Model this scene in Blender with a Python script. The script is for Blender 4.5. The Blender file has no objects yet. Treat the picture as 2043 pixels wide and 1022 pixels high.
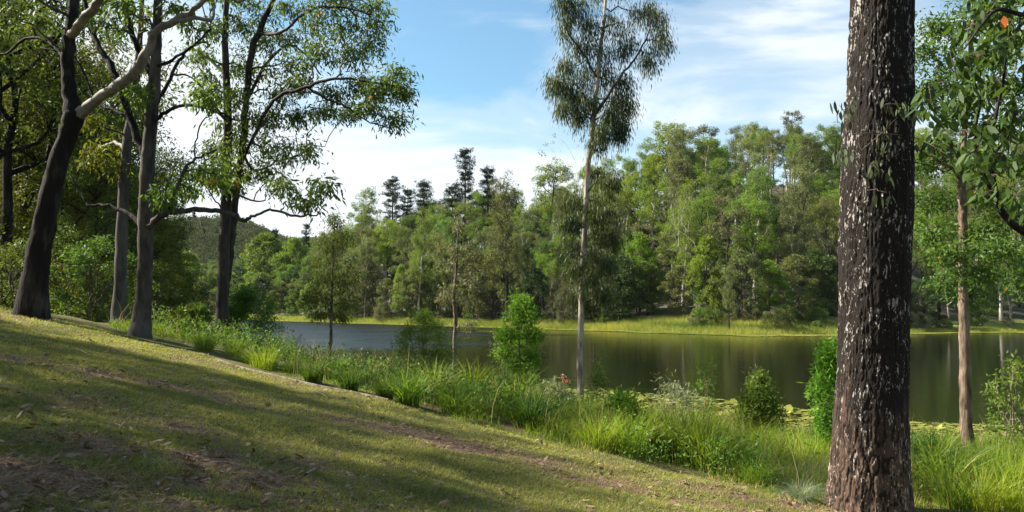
import bpy, math, random
import numpy as np
from mathutils import Vector

SC = bpy.context.scene
COL = SC.collection
R = math.radians
# ------------------------------------------------------------------ camera
F = 1600.0; W0, H0 = 2043.0, 1022.0
EYE = 4.0
PITCH = math.atan((600 - H0 / 2) / F)
cam_d = bpy.data.cameras.new('camera'); cam = bpy.data.objects.new('camera', cam_d); COL.objects.link(cam)
cam.location = (0, 0, EYE); cam.rotation_euler = (R(90) + PITCH, 0, 0)
cam_d.sensor_fit = 'HORIZONTAL'; cam_d.sensor_width = 36; cam_d.lens = 36 * F / W0
cam_d.clip_start = 0.1; cam_d.clip_end = 5000
SC.camera = cam
# ------------------------------------------------------------------ light, sky, exposure
SUN_EL = R(38); SUN_FRONT = R(14)          # sun stands to the left, a little ahead of the camera
S = Vector((-math.cos(SUN_EL) * math.cos(SUN_FRONT), math.cos(SUN_EL) * math.sin(SUN_FRONT), math.sin(SUN_EL)))
ld = bpy.data.lights.new('sun', 'SUN'); ld.energy = 5.0; ld.angle = R(0.6); ld.color = (1.0, 0.92, 0.78)
lo = bpy.data.objects.new('sun', ld); COL.objects.link(lo)
lo.rotation_euler = S.to_track_quat('Z', 'Y').to_euler()
wd = bpy.data.worlds.new('World'); SC.world = wd; wd.use_nodes = True
def N(nt, t, **k):
    n = nt.nodes.new(t)
    for a, b in k.items(): setattr(n, a, b)
    return n
def math_n(nt, op, a, b=None, c=None, clamp=False):
    n = N(nt, 'ShaderNodeMath', operation=op, use_clamp=clamp)
    for i, v in enumerate((a, b, c)):
        if v is None: continue
        if isinstance(v, (int, float)): n.inputs[i].default_value = v
        else: nt.links.new(v, n.inputs[i])
    return n.outputs[0]
def ramp(nt, fac, stops, interp='LINEAR'):
    n = N(nt, 'ShaderNodeValToRGB'); cr = n.color_ramp; cr.interpolation = interp
    while len(cr.elements) < len(stops): cr.elements.new(0.5)
    for e, (p, c) in zip(cr.elements, stops):
        e.position = p
        e.color = (c, c, c, 1) if isinstance(c, (int, float)) else (*c, 1)
    nt.links.new(fac, n.inputs[0]); return n.outputs[0]
def mixc(nt, fac, a, b, blend='MIX'):
    n = N(nt, 'ShaderNodeMix', data_type='RGBA', blend_type=blend)
    for sock, v in ((n.inputs[0], fac), (n.inputs[6], a), (n.inputs[7], b)):
        if isinstance(v, (int, float)): sock.default_value = v
        elif isinstance(v, tuple): sock.default_value = (*v, 1)
        else: nt.links.new(v, sock)
    return n.outputs[2]
def world():
    nt = wd.node_tree; nt.nodes.clear(); L = nt.links
    sky = N(nt, 'ShaderNodeTexSky', sky_type='NISHITA'); sky.sun_disc = False
    sky.sun_elevation = SUN_EL; sky.sun_rotation = math.atan2(S.x, S.y)
    sky.air_density = 1.0; sky.dust_density = 0.5; sky.ozone_density = 1.0
    tc = N(nt, 'ShaderNodeTexCoord'); sep = N(nt, 'ShaderNodeSeparateXYZ'); L.new(tc.outputs['Generated'], sep.inputs[0])
    mp = N(nt, 'ShaderNodeMapping'); mp.inputs['Scale'].default_value = (1.6, 1.6, 6.0); mp.inputs['Rotation'].default_value = (0.0, R(9), 0.0)
    L.new(tc.outputs['Generated'], mp.inputs[0])
    no = N(nt, 'ShaderNodeTexNoise'); no.inputs['Scale'].default_value = 1.7; no.inputs['Detail'].default_value = 7; no.inputs['Roughness'].default_value = 0.55; no.inputs['Distortion'].default_value = 0.5
    L.new(mp.outputs[0], no.inputs['Vector'])
    # cloud amount: more near the horizon and towards the left
    lowb = math_n(nt, 'MULTIPLY_ADD', sep.outputs[2], -3.4, 1.22)
    leftb = math_n(nt, 'MULTIPLY', math_n(nt, 'MAXIMUM', math_n(nt, 'MULTIPLY_ADD', sep.outputs[0], -1.0, -0.12), 0.0), 2.2)
    a = math_n(nt, 'ADD', math_n(nt, 'MULTIPLY_ADD', no.outputs['Fac'], 2.6, -1.3), math_n(nt, 'ADD', math_n(nt, 'MAXIMUM', lowb, -0.42), leftb))
    fac = ramp(nt, a, [(0.0, 0.06), (0.30, 0.34), (0.75, 0.88), (1.0, 0.97)], 'EASE')
    up = math_n(nt, 'GREATER_THAN', sep.outputs[2], -0.02)
    fac = math_n(nt, 'MULTIPLY', fac, up)
    skyc = mixc(nt, 1.0, sky.outputs[0], (0.86, 1.26, 1.30), 'MULTIPLY')
    cl = mixc(nt, fac, skyc, (7.3, 7.7, 8.0))
    bg = N(nt, 'ShaderNodeBackground'); bg.inputs['Strength'].default_value = 0.050
    L.new(cl, bg.inputs[0]); out = N(nt, 'ShaderNodeOutputWorld'); L.new(bg.outputs[0], out.inputs[0])
world()
SC.view_settings.view_transform = 'Standard'; SC.view_settings.look = 'None'
SC.view_settings.exposure = 1.55; SC.view_settings.gamma = 1.0
SC.render.resolution_x = 1024; SC.render.resolution_y = 512
try:
    SC.cycles.max_bounces = 8; SC.cycles.transparent_max_bounces = 4; SC.cycles.transmission_bounces = 4
except Exception: pass

# ------------------------------------------------------------------ helpers
def ray(px, py):
    u = (px - W0 / 2) / F; v = (H0 / 2 - py) / F
    d = Vector((u, math.cos(PITCH) - v * math.sin(PITCH), math.sin(PITCH) + v * math.cos(PITCH)))
    return d / d.y
def at(px, py, D):
    d = ray(px, py); return np.array((d.x * D, D, EYE + d.z * D))
def hsh(ix, iy, seed):
    h = (ix.astype(np.int64) * 374761393 + iy.astype(np.int64) * 668265263 + seed * 1442695041) & 0xffffffff
    h = ((h ^ (h >> 13)) * 1274126177) & 0xffffffff
    return ((h ^ (h >> 16)) & 0xffff) / 65535.0
def vn(x, y, seed=0):
    x = np.asarray(x, float); y = np.asarray(y, float)
    ix = np.floor(x); iy = np.floor(y); fx = x - ix; fy = y - iy
    fx = fx * fx * (3 - 2 * fx); fy = fy * fy * (3 - 2 * fy)
    a = hsh(ix, iy, seed); b = hsh(ix + 1, iy, seed); c = hsh(ix, iy + 1, seed); d = hsh(ix + 1, iy + 1, seed)
    return a + (b - a) * fx + (c - a) * fy + (a - b - c + d) * fx * fy
def fbm(x, y, seed=0, o=4):
    s = 0; a = 1; t = 0
    for i in range(o):
        s = s + a * vn(x * 2 ** i, y * 2 ** i, seed + i); t += a; a *= 0.5
    return s / t
def sstep(a, b, x):
    t = np.clip((np.asarray(x, float) - a) / (b - a), 0, 1); return t * t * (3 - 2 * t)
def unit(v): return v / (np.linalg.norm(v, axis=-1, keepdims=True) + 1e-9)

class Geo:
    def __init__(s): s.V = []; s.Q = []; s.T = []; s.A = []; s.n = 0
    def add(s, V, Q=None, T=None, a=None):
        V = np.asarray(V, float).reshape(-1, 3)
        if Q is not None and len(Q): s.Q.append(np.asarray(Q, int).reshape(-1, 4) + s.n)
        if T is not None and len(T): s.T.append(np.asarray(T, int).reshape(-1, 3) + s.n)
        s.V.append(V); s.A.append(np.full(len(V), 0.5) if a is None else np.asarray(a, float)); s.n += len(V)
    def mesh(s, name, mat, smooth=False, off=None):
        V = np.concatenate(s.V) if s.V else np.zeros((0, 3))
        if off is not None: V = V - np.asarray(off, float)
        Q = np.concatenate(s.Q) if s.Q else np.zeros((0, 4), int); T = np.concatenate(s.T) if s.T else np.zeros((0, 3), int)
        me = bpy.data.meshes.new(name); me.vertices.add(len(V)); me.vertices.foreach_set('co', V.astype(np.float32).ravel())
        nl = 4 * len(Q) + 3 * len(T); me.loops.add(nl)
        me.loops.foreach_set('vertex_index', np.concatenate((Q.ravel(), T.ravel())).astype(np.int32))
        me.polygons.add(len(Q) + len(T))
        st = np.concatenate((np.arange(len(Q)) * 4, 4 * len(Q) + np.arange(len(T)) * 3)).astype(np.int32)
        me.polygons.foreach_set('loop_start', st)
        if smooth: me.polygons.foreach_set('use_smooth', np.ones(len(Q) + len(T), bool))
        at_ = me.attributes.new('lv', 'FLOAT', 'POINT'); at_.data.foreach_set('value', np.concatenate(s.A).astype(np.float32))
        me.materials.append(mat); me.update(calc_edges=True); return me
def leafy(name, cr, tw, leafmat, twigmat, parent, off=None):
    """one crown mesh: leaves and the fine twigs that carry them"""
    nq = sum(len(q) for q in tw.Q); nt_ = sum(len(q) for q in tw.T); g = Geo(); cq = sum(len(q) for q in cr.Q); ct = sum(len(q) for q in cr.T)
    for src in (cr, tw):
        o_ = g.n; g.V += src.V; g.A += src.A; g.Q += [q + o_ for q in src.Q]; g.T += [q + o_ for q in src.T]; g.n += src.n
    me = g.mesh(name, M[leafmat], False, off); me.materials.append(M[twigmat])
    me.polygons.foreach_set('material_index', np.concatenate((np.zeros(cq), np.ones(nq), np.zeros(ct), np.ones(nt_))).astype(np.int32))
    o = bpy.data.objects.new(name, me); COL.objects.link(o); o.parent = parent; return o
def tag(o, label=None, cat=None, group=None, kind=None):
    for k, v in (('label', label), ('category', cat), ('group', group), ('kind', kind)):
        if v: o[k] = v
    return o
def obj(name, geo, mat, parent=None, smooth=False, off=None):
    o = bpy.data.objects.new(name, geo.mesh(name, mat, smooth, off)); COL.objects.link(o)
    if parent: o.parent = parent
    return o
def empty(name, loc, label, cat, group=None):
    o = bpy.data.objects.new(name, None); COL.objects.link(o); o.location = loc; o.empty_display_size = 0.3
    return tag(o, label, cat, group)
def copy_tree(o, loc=None, rz=0, sc=1.0, szz=None, label=None, group=None, name=None):
    c = o.copy(); COL.objects.link(c)
    for ch in o.children:
        d = ch.copy(); COL.objects.link(d); d.parent = c
        for g in ch.children:
            e = g.copy(); COL.objects.link(e); e.parent = d
    if loc is not None: c.location = loc
    c.rotation_euler = (0, 0, rz); c.scale = (sc, sc, szz if szz else sc)
    if label: c['label'] = label
    if group: c['group'] = group
    return c

def smooth_path(P, k=4):
    """Catmull-Rom through rows of P (x,y,z,r)."""
    P = np.asarray(P, float)
    if len(P) < 3: 
        t = np.linspace(0, 1, k + 1)[:, None]; return P[0] * (1 - t) + P[-1] * t
    Q = np.vstack((2 * P[0] - P[1], P, 2 * P[-1] - P[-2])); out = []
    for i in range(1, len(Q) - 2):
        p0, p1, p2, p3 = Q[i - 1], Q[i], Q[i + 1], Q[i + 2]
        for j in range(k):
            t = j / k
            out.append(0.5 * (2 * p1 + (p2 - p0) * t + (2 * p0 - 5 * p1 + 4 * p2 - p3) * t * t + (3 * p1 - p0 - 3 * p2 + p3) * t ** 3))
    out.append(P[-1]); return np.array(out)
def tube(geo, P, sides=8, a=0.5, rough=0.0, rng=None, cap=True):
    """P rows (x,y,z,r)"""
    P = np.asarray(P, float); C = P[:, :3]; r = np.maximum(P[:, 3], 0.0015); n = len(P)
    T = unit(np.gradient(C, axis=0))
    up = np.array((0.31, 0.95, 0.05)) if abs(T[0][2]) > 0.5 else np.array((0.05, 0.1, 1.0))
    U = unit(np.cross(T, up)); Vv = unit(np.cross(T, U))
    th = np.arange(sides) * 2 * math.pi / sides
    rr = r[:, None] * np.ones(sides)[None]
    if rough and rng is not None: rr = rr * (1 + rough * (rng.random((n, sides)) - 0.5))
    X = C[:, None] + rr[..., None] * (np.cos(th)[None, :, None] * U[:, None] + np.sin(th)[None, :, None] * Vv[:, None])
    i = np.arange(n - 1)[:, None] * sides; j = np.arange(sides)[None]; j2 = (j + 1) % sides
    Q = np.stack((i + j, i + j2, i + sides + j2, i + sides + j), -1).reshape(-1, 4)
    V = X.reshape(-1, 3)
    if cap:
        V = np.vstack((V, C[-1] + T[-1] * r[-1])); k = n * sides
        T3 = np.stack((np.full(sides, k), (n - 1) * sides + np.arange(sides), (n - 1) * sides + (np.arange(sides) + 1) % sides), -1)
        geo.add(V, Q, T3, np.full(len(V), a))
    else: geo.add(V, Q, None, np.full(len(V), a))
def twig(geo, rng, A, B, r0, r1, sides=4, sag=0.08, seg=4, jit=0.06):
    A = np.asarray(A, float); B = np.asarray(B, float); L = np.linalg.norm(B - A)
    t = np.linspace(0, 1, seg + 1)[:, None]
    P = A + (B - A) * t; P[1:-1] += rng.normal(0, jit * L, (seg - 1, 3)); P[:, 2] += sag * L * np.sin(t[:, 0] * math.pi)
    rr = r0 + (r1 - r0) * t
    tube(geo, np.hstack((P, rr)), sides, cap=False)
    return P
def leaves(geo, rng, P, L, W, droop=0.5, lv=None, out=None, curl=0.12):
    """rhombic leaves with a folded midrib at points P"""
    n = len(P)
    if n == 0: return
    d = rng.normal(0, 1, (n, 3)); d = unit(d) * (1 - droop); d[:, 2] -= droop
    if out is not None: d = d + out
    d = unit(d); s = unit(np.cross(d, rng.normal(0, 1, (n, 3)))); nn = np.cross(d, s)
    Ls = (L * (0.65 + 0.7 * rng.random(n)))[:, None]; Ws = (W * (0.7 + 0.6 * rng.random(n)))[:, None]
    a = P; b = P + d * Ls * 0.42 + s * Ws * 0.5 + nn * Ws * curl; c = P + d * Ls + nn * Ls * curl * (rng.random((n, 1)) - 0.5); e = P + d * Ls * 0.42 - s * Ws * 0.5 + nn * Ws * curl
    V = np.stack((a, b, c, e), 1).reshape(-1, 3); Q = np.arange(4 * n).reshape(-1, 4)
    if lv is None: lv = rng.random(n)
    geo.add(V, Q, None, np.repeat(lv, 4))
def ball(rng, n, surf=0.0):
    v = unit(rng.normal(0, 1, (n, 3))); r = rng.random(n) ** (1 / 3); r = r * (1 - surf) + surf * (0.7 + 0.3 * rng.random(n))
    return v * r[:, None]
def blades(geo, rng, P, h, w, lean=0.5, seg=3, lv=None, curve=1.0, dirs=None):
    """grass blades: P base points, h heights (array), w widths"""
    n = len(P); h = np.broadcast_to(h, (n,)); w = np.broadcast_to(w, (n,))
    if dirs is None:
        th = rng.random(n) * 2 * math.pi; dirs = np.stack((np.cos(th), np.sin(th), 0 * th), -1)
    ln = (lean * (0.3 + 0.9 * rng.random(n)))[:, None]
    ph = rng.random(n) * math.pi; side = np.stack((np.cos(ph), np.sin(ph), 0 * ph), -1)
    rows = []
    for k in range(seg + 1):
        t = k / seg
        c = P + dirs * (ln * h[:, None]) * (t ** (1 + curve)) ; c = c.copy(); c[:, 2] += h * (t - 0.35 * ln[:, 0] * curve * t * t * 1.2)
        ww = (w * (1 - t) ** 0.6 * 0.5)[:, None]
        if k < seg: rows += [c - side * ww, c + side * ww]
        else: rows += [c]
    m = len(rows); V = np.stack(rows, 1).reshape(-1, 3); base = np.arange(n)[:, None] * m
    Q = [np.hstack([base + 2 * k, base + 2 * k + 1, base + 2 * k + 3, base + 2 * k + 2]) for k in range(seg - 1)]
    T = np.hstack([base + 2 * seg - 2, base + 2 * seg - 1, base + 2 * seg])
    if lv is None: lv = rng.random(n)
    geo.add(V, np.concatenate(Q) if Q else None, T, np.repeat(lv, m))

# ------------------------------------------------------------------ materials
def mat_new(name):
    m = bpy.data.materials.new(name); m.use_nodes = True; nt = m.node_tree; nt.nodes.clear(); return m, nt
def noise(nt, scale, detail=4, rough=0.55, vec=None, sc=None, dist=0.0):
    if vec is None: vec = N(nt, 'ShaderNodeTexCoord').outputs['Object']
    if sc is not None:
        mp = N(nt, 'ShaderNodeMapping'); mp.inputs['Scale'].default_value = sc; nt.links.new(vec, mp.inputs[0]); vec = mp.outputs[0]
    n = N(nt, 'ShaderNodeTexNoise'); n.inputs['Scale'].default_value = scale; n.inputs['Detail'].default_value = detail
    n.inputs['Roughness'].default_value = rough; n.inputs['Distortion'].default_value = dist; nt.links.new(vec, n.inputs['Vector']); return n.outputs['Fac']
def leaf_mat(name, c1, c2, trans=0.35, rough=0.55, spec=0.22, ns=0.5, ov=0.3, hv=0.02, c3=None):
    m, nt = mat_new(name); L = nt.links
    at_ = N(nt, 'ShaderNodeAttribute', attribute_name='lv'); oi = N(nt, 'ShaderNodeObjectInfo')
    nz = noise(nt, ns, 2)
    f = math_n(nt, 'ADD', math_n(nt, 'MULTIPLY', at_.outputs['Fac'], 0.6), math_n(nt, 'MULTIPLY_ADD', nz, 1.6, -0.6), clamp=True)
    col = mixc(nt, f, c1, c2)
    if c3: col = mixc(nt, math_n(nt, 'GREATER_THAN', at_.outputs['Fac'], 0.975), col, c3)
    hs = N(nt, 'ShaderNodeHueSaturation'); L.new(col, hs.inputs['Color'])
    L.new(math_n(nt, 'MULTIPLY_ADD', oi.outputs['Random'], 2 * ov, 1 - ov), hs.inputs['Value'])
    r2 = math_n(nt, 'FRACT', math_n(nt, 'MULTIPLY', oi.outputs['Random'], 7.31))
    L.new(math_n(nt, 'MULTIPLY_ADD', r2, 2 * hv, 0.5 - hv), hs.inputs['Hue'])
    p = N(nt, 'ShaderNodeBsdfPrincipled'); L.new(hs.outputs[0], p.inputs['Base Color']); p.inputs['Roughness'].default_value = rough; p.inputs['Specular IOR Level'].default_value = spec
    t = N(nt, 'ShaderNodeBsdfTranslucent'); tcx = mixc(nt, 1.0, hs.outputs[0], (1.5, 1.45, 0.6), 'MULTIPLY'); L.new(tcx, t.inputs[0])
    mx = N(nt, 'ShaderNodeMixShader'); mx.inputs[0].default_value = trans; L.new(p.outputs[0], mx.inputs[1]); L.new(t.outputs[0], mx.inputs[2])
    o = N(nt, 'ShaderNodeOutputMaterial'); L.new(mx.outputs[0], o.inputs[0]); return m
def bark_mat(name, dark, pale, patch=0.55, scale=6, bump=0.5, sz=0.25, rough=0.9, soft=0.12, ov=0.0):
    m, nt = mat_new(name); L = nt.links
    nz = noise(nt, scale, 5, 0.6, sc=(1, 1, sz)); n2 = noise(nt, scale * 3.5, 4, 0.65, sc=(1, 1, sz * 0.6))
    f = ramp(nt, nz, [(patch - soft, 0.0), (patch + soft, 1.0)])
    col = mixc(nt, f, dark, pale)
    col = mixc(nt, 0.75, col, ramp(nt, n2, [(0.3, 0.35), (0.7, 1.25)]), 'MULTIPLY')
    if ov:
        oi = N(nt, 'ShaderNodeObjectInfo'); hs = N(nt, 'ShaderNodeHueSaturation'); L.new(col, hs.inputs['Color']); L.new(math_n(nt, 'MULTIPLY_ADD', oi.outputs['Random'], 2 * ov, 1 - ov), hs.inputs['Value']); col = hs.outputs[0]
    p = N(nt, 'ShaderNodeBsdfPrincipled'); L.new(col, p.inputs['Base Color']); p.inputs['Roughness'].default_value = rough; p.inputs['Specular IOR Level'].default_value = 0.2
    b = N(nt, 'ShaderNodeBump'); b.inputs['Strength'].default_value = bump; b.inputs['Distance'].default_value = 0.03
    L.new(n2, b.inputs['Height']); L.new(b.outputs[0], p.inputs['Normal'])
    o = N(nt, 'ShaderNodeOutputMaterial'); L.new(p.outputs[0], o.inputs[0]); return m
M = {}
M['gum_leaf'] = leaf_mat('gum_leaf', (0.040, 0.078, 0.018), (0.110, 0.170, 0.035), 0.42, c3=(0.22, 0.10, 0.03))
M['gum_leaf_dark'] = leaf_mat('gum_leaf_dark', (0.030, 0.050, 0.020), (0.085, 0.115, 0.042), 0.30, 0.5, 0.25, c3=(0.20, 0.14, 0.05))
M['wood_leaf'] = leaf_mat('wood_leaf', (0.045, 0.070, 0.012), (0.125, 0.150, 0.022), 0.42)
M['yellow_green'] = leaf_mat('yellow_green', (0.080, 0.140, 0.016), (0.190, 0.260, 0.032), 0.38, ov=0.25)
M['mid_green'] = leaf_mat('mid_green', (0.055, 0.105, 0.018), (0.140, 0.215, 0.038), 0.40)
M['olive'] = leaf_mat('olive', (0.070, 0.090, 0.030), (0.145, 0.170, 0.058), 0.34, ov=0.28)
M['distant'] = leaf_mat('distant', (0.045, 0.062, 0.026), (0.090, 0.110, 0.048), 0.15, 0.95, 0.0, ov=0, ns=0.02)  # grey-green tint puts the haze of distance into the leaf colour
M['dark_green'] = leaf_mat('dark_green', (0.025, 0.050, 0.015), (0.055, 0.095, 0.026), 0.25)
M['grey_green'] = leaf_mat('grey_green', (0.095, 0.105, 0.055), (0.180, 0.185, 0.095), 0.28)
M['pine'] = leaf_mat('pine', (0.016, 0.032, 0.015), (0.038, 0.062, 0.026), 0.12, 0.7, 0.05)
M['bright'] = leaf_mat('bright', (0.075, 0.165, 0.016), (0.185, 0.310, 0.036), 0.45, ov=0.1)
M['fern'] = leaf_mat('fern', (0.060, 0.125, 0.018), (0.140, 0.220, 0.040), 0.4, ov=0.1)
M['silver'] = leaf_mat('silver', (0.150, 0.180, 0.110), (0.260, 0.290, 0.190), 0.3, ov=0.1)
M['tussock'] = leaf_mat('tussock', (0.065, 0.125, 0.012), (0.200, 0.290, 0.035), 0.45, 0.5, 0.25, ov=0.22, c3=(0.36, 0.30, 0.14))
M['tussock_yellow'] = leaf_mat('tussock_yellow', (0.160, 0.240, 0.018), (0.310, 0.390, 0.050), 0.45, 0.5, ov=0.2, c3=(0.38, 0.32, 0.15))
M['tussock_dark'] = leaf_mat('tussock_dark', (0.030, 0.065, 0.012), (0.080, 0.140, 0.024), 0.35, 0.6, 0.15, ov=0.15)
M['silver_grass'] = leaf_mat('silver_grass', (0.14, 0.19, 0.11), (0.26, 0.31, 0.20), 0.3, ov=0.1)
M['reed'] = leaf_mat('reed', (0.085, 0.140, 0.020), (0.340, 0.330, 0.080), 0.35, ov=0, ns=0.08)
M['lawn_blade'] = leaf_mat('lawn_blade', (0.135, 0.148, 0.040), (0.440, 0.395, 0.135), 0.38, ov=0, ns=0.6, c3=(0.40, 0.32, 0.20))
M['pad'] = leaf_mat('pad', (0.070, 0.095, 0.018), (0.290, 0.290, 0.055), 0.1, 0.6, 0.15, ov=0, ns=0.7)
M['straw'] = leaf_mat('straw', (0.20, 0.16, 0.075), (0.42, 0.36, 0.19), 0.25, 0.8, 0.1, ov=0)
M['litter'] = leaf_mat('litter', (0.085, 0.050, 0.030), (0.30, 0.20, 0.14), 0.1, 0.7, 0.2, ov=0, ns=3)
M['flower'] = leaf_mat('flower', (0.55, 0.10, 0.10), (0.70, 0.28, 0.22), 0.3, ov=0)
M['red_leaf'] = leaf_mat('red_leaf', (0.42, 0.07, 0.02), (0.50, 0.10, 0.03), 0.4, ov=0)
M['bark_dark'] = bark_mat('bark_dark', (0.014, 0.011, 0.009), (0.075, 0.062, 0.054), 0.62, 5, 0.8)
M['bark_pale'] = bark_mat('bark_pale', (0.12, 0.105, 0.092), (0.28, 0.255, 0.23), 0.5, 3, 0.3, 0.4, 0.7, 0.2)
M['bark_mid'] = bark_mat('bark_mid', (0.038, 0.032, 0.028), (0.115, 0.102, 0.09), 0.5, 3, 0.4, 0.4, 0.8, 0.2)
M['bark_grey'] = bark_mat('bark_grey', (0.020, 0.016, 0.014), (0.085, 0.072, 0.062), 0.5, 3.5, 0.5, 0.3, 0.85, 0.15, ov=0.3)
M['bark_white'] = bark_mat('bark_white', (0.26, 0.21, 0.16), (0.50, 0.46, 0.38), 0.47, 4, 0.2, 0.5, 0.7, 0.2, ov=0.2)
M['bark_mottled'] = bark_mat('bark_mottled', (0.13, 0.085, 0.06), (0.44, 0.39, 0.31), 0.47, 5, 0.4, 0.35, 0.8, 0.1)
M['bark_red'] = bark_mat('bark_red', (0.15, 0.07, 0.045), (0.34, 0.19, 0.13), 0.5, 4, 0.4, 0.3, 0.85, 0.2)
M['bark_brown'] = bark_mat('bark_brown', (0.085, 0.055, 0.040), (0.27, 0.20, 0.15), 0.5, 7, 0.8, 0.3)
M['twig'] = bark_mat('twig', (0.05, 0.038, 0.030), (0.13, 0.10, 0.08), 0.5, 4, 0.2)
M['stick'] = bark_mat('stick', (0.17, 0.13, 0.10), (0.36, 0.30, 0.24), 0.5, 9, 0.3)

# ------------------------------------------------------------------ terrain
SHORE = np.array([(-400, 215), (-150, 160), (-90, 130), (-58, 105), (-38, 85), (-22, 64), (-12, 50), (-6, 40), (0, 30.5), (4, 25), (9, 22.3), (13, 20.8), (25, 18), (60, 12), (160, 6)], float)
def lawn_z(x, y):
    x = np.asarray(x, float); y = np.asarray(y, float)
    xl = np.clip(x, -400, 4.0); xr = np.maximum(x - 4.0, 0)
    xs = np.where(xl < -22, -22 - (1 - np.exp((xl + 22) / 12)) * 12, xl)
    return 2.4 - 0.18 * xs - 0.06 * xr - 0.025 * np.clip(y, -8, 400)
def lawn_hit(px, py):
    d = ray(px, py); lo_, hi = 0.5, 60.0
    for _ in range(50):
        m_ = 0.5 * (lo_ + hi)
        if EYE + d.z * m_ > float(lawn_z(d.x * m_, m_)): lo_ = m_
        else: hi = m_
    return (d.x * lo_, lo_)
EPX = [(0, 612), (130, 640), (260, 670), (400, 708), (520, 740), (640, 772), (760, 802), (940, 848), (1100, 884), (1250, 922), (1400, 957), (1560, 992), (1640, 1006)]
EDGE = np.array([(-80, 15.5), (-22, 16.5)] + [lawn_hit(*p) for p in EPX] + [(5.5, 10.4), (9, 10.5), (14, 9), (60, 4)], float)
def sdist(poly, x, y):
    x = np.asarray(x, float).ravel(); y = np.asarray(y, float).ravel()
    best = np.full(x.shape, 1e18); sg = np.zeros_like(x); bx = np.zeros_like(x); by = np.zeros_like(x)
    for a, b in zip(poly[:-1], poly[1:]):
        e = b - a; L2 = e @ e; t = np.clip(((x - a[0]) * e[0] + (y - a[1]) * e[1]) / L2, 0, 1)
        qx = a[0] + t * e[0]; qy = a[1] + t * e[1]; d2 = (x - qx) ** 2 + (y - qy) ** 2
        m_ = d2 < best - 1e-9; best = np.where(m_, d2, best); bx = np.where(m_, qx, bx); by = np.where(m_, qy, by)
        sg = np.where(m_, np.sign(e[0] * (y - a[1]) - e[1] * (x - a[0])), sg)
    return np.sqrt(best) * sg, bx, by
def near_z(x, y, detail=True):
    shp = np.shape(x); x = np.asarray(x, float).ravel(); y = np.asarray(y, float).ravel()
    d = -sdist(SHORE, x, y)[0]; s, ex, ey = sdist(EDGE, x, y)
    lz = lawn_z(x, y)
    bank = np.where(d < 0, np.maximum(0.22 * d, -2.5), np.where(d < 5, 0.16 * d, 0.8 + 0.30 * (d - 5)))
    bank = bank + (fbm(x * 0.7, y * 0.7, 5) - 0.5) * 0.25 * sstep(0, 3, s) * sstep(0, 2, d)
    cap = np.where(s > 0, lawn_z(ex, ey) - np.minimum(0.13 * s, 3.0 + 0.0 * s), 1e3)
    cap = np.maximum(cap, 1.2)
    a = np.minimum(lz, cap); k = 0.15; h = np.clip(0.5 + 0.5 * (bank - a) / k, 0, 1)
    z = bank * (1 - h) + a * h - k * h * (1 - h)
    if detail: z = z + (fbm(x * 0.9, y * 0.9, 3) - 0.5) * 0.16 * sstep(2, 0, np.abs(z) * 0 + (z < -0.5)) + (vn(x * 4, y * 4, 9) - 0.5) * 0.02
    return z.reshape(shp)
def nz(x, y): return float(near_z(np.array([x]), np.array([y]))[0])
BARE = [(330, 850, 1.0, .5), (60, 725, 1.6, .5), (170, 885, .7, .4), (700, 835, 1.2, .4), (850, 870, 1.2, .4), (1000, 905, 1.1, .5), (640, 935, .7, .3), (1450, 985, 1.2, .5), (470, 945, .5, .3), (80, 930, .5, .3), (1200, 960, .9, .4)]
def bare(x, y):
    """how bare the lawn is, 0..1"""
    u = x * 0.80 + y * 0.6; v = -x * 0.6 + y * 0.80
    n = fbm(u * 0.16 + 3.3, v * 0.42 + 1.7, 21, 4); n2 = fbm(x * 1.6, y * 1.6, 31, 3)
    b = sstep(0.52, 0.66, n) * 0.55 + sstep(0.52, 0.72, n2) * 0.45
    for px_, py_, rx_, ry_ in BARE:
        cx, cy = lawn_hit(px_, py_); b = b + 0.75 * np.exp(-(((x - cx) / rx_) ** 2 + ((y - cy) / ry_) ** 2)) * (0.3 + 1.2 * n2)
    return np.clip(b, 0, 1)
def graded(lo_, hi, a, b, fine, grow=1.12, mx=6):
    out = list(np.arange(a, b, fine)); st = fine; v = b
    while v < hi: out.append(v); st = min(st * grow, mx); v += st
    out.append(hi); st = fine; v = a
    left = []
    while v > lo_: st = min(st * grow, mx); v -= st; left.append(v)
    return np.array(left[::-1] + out)
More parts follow.
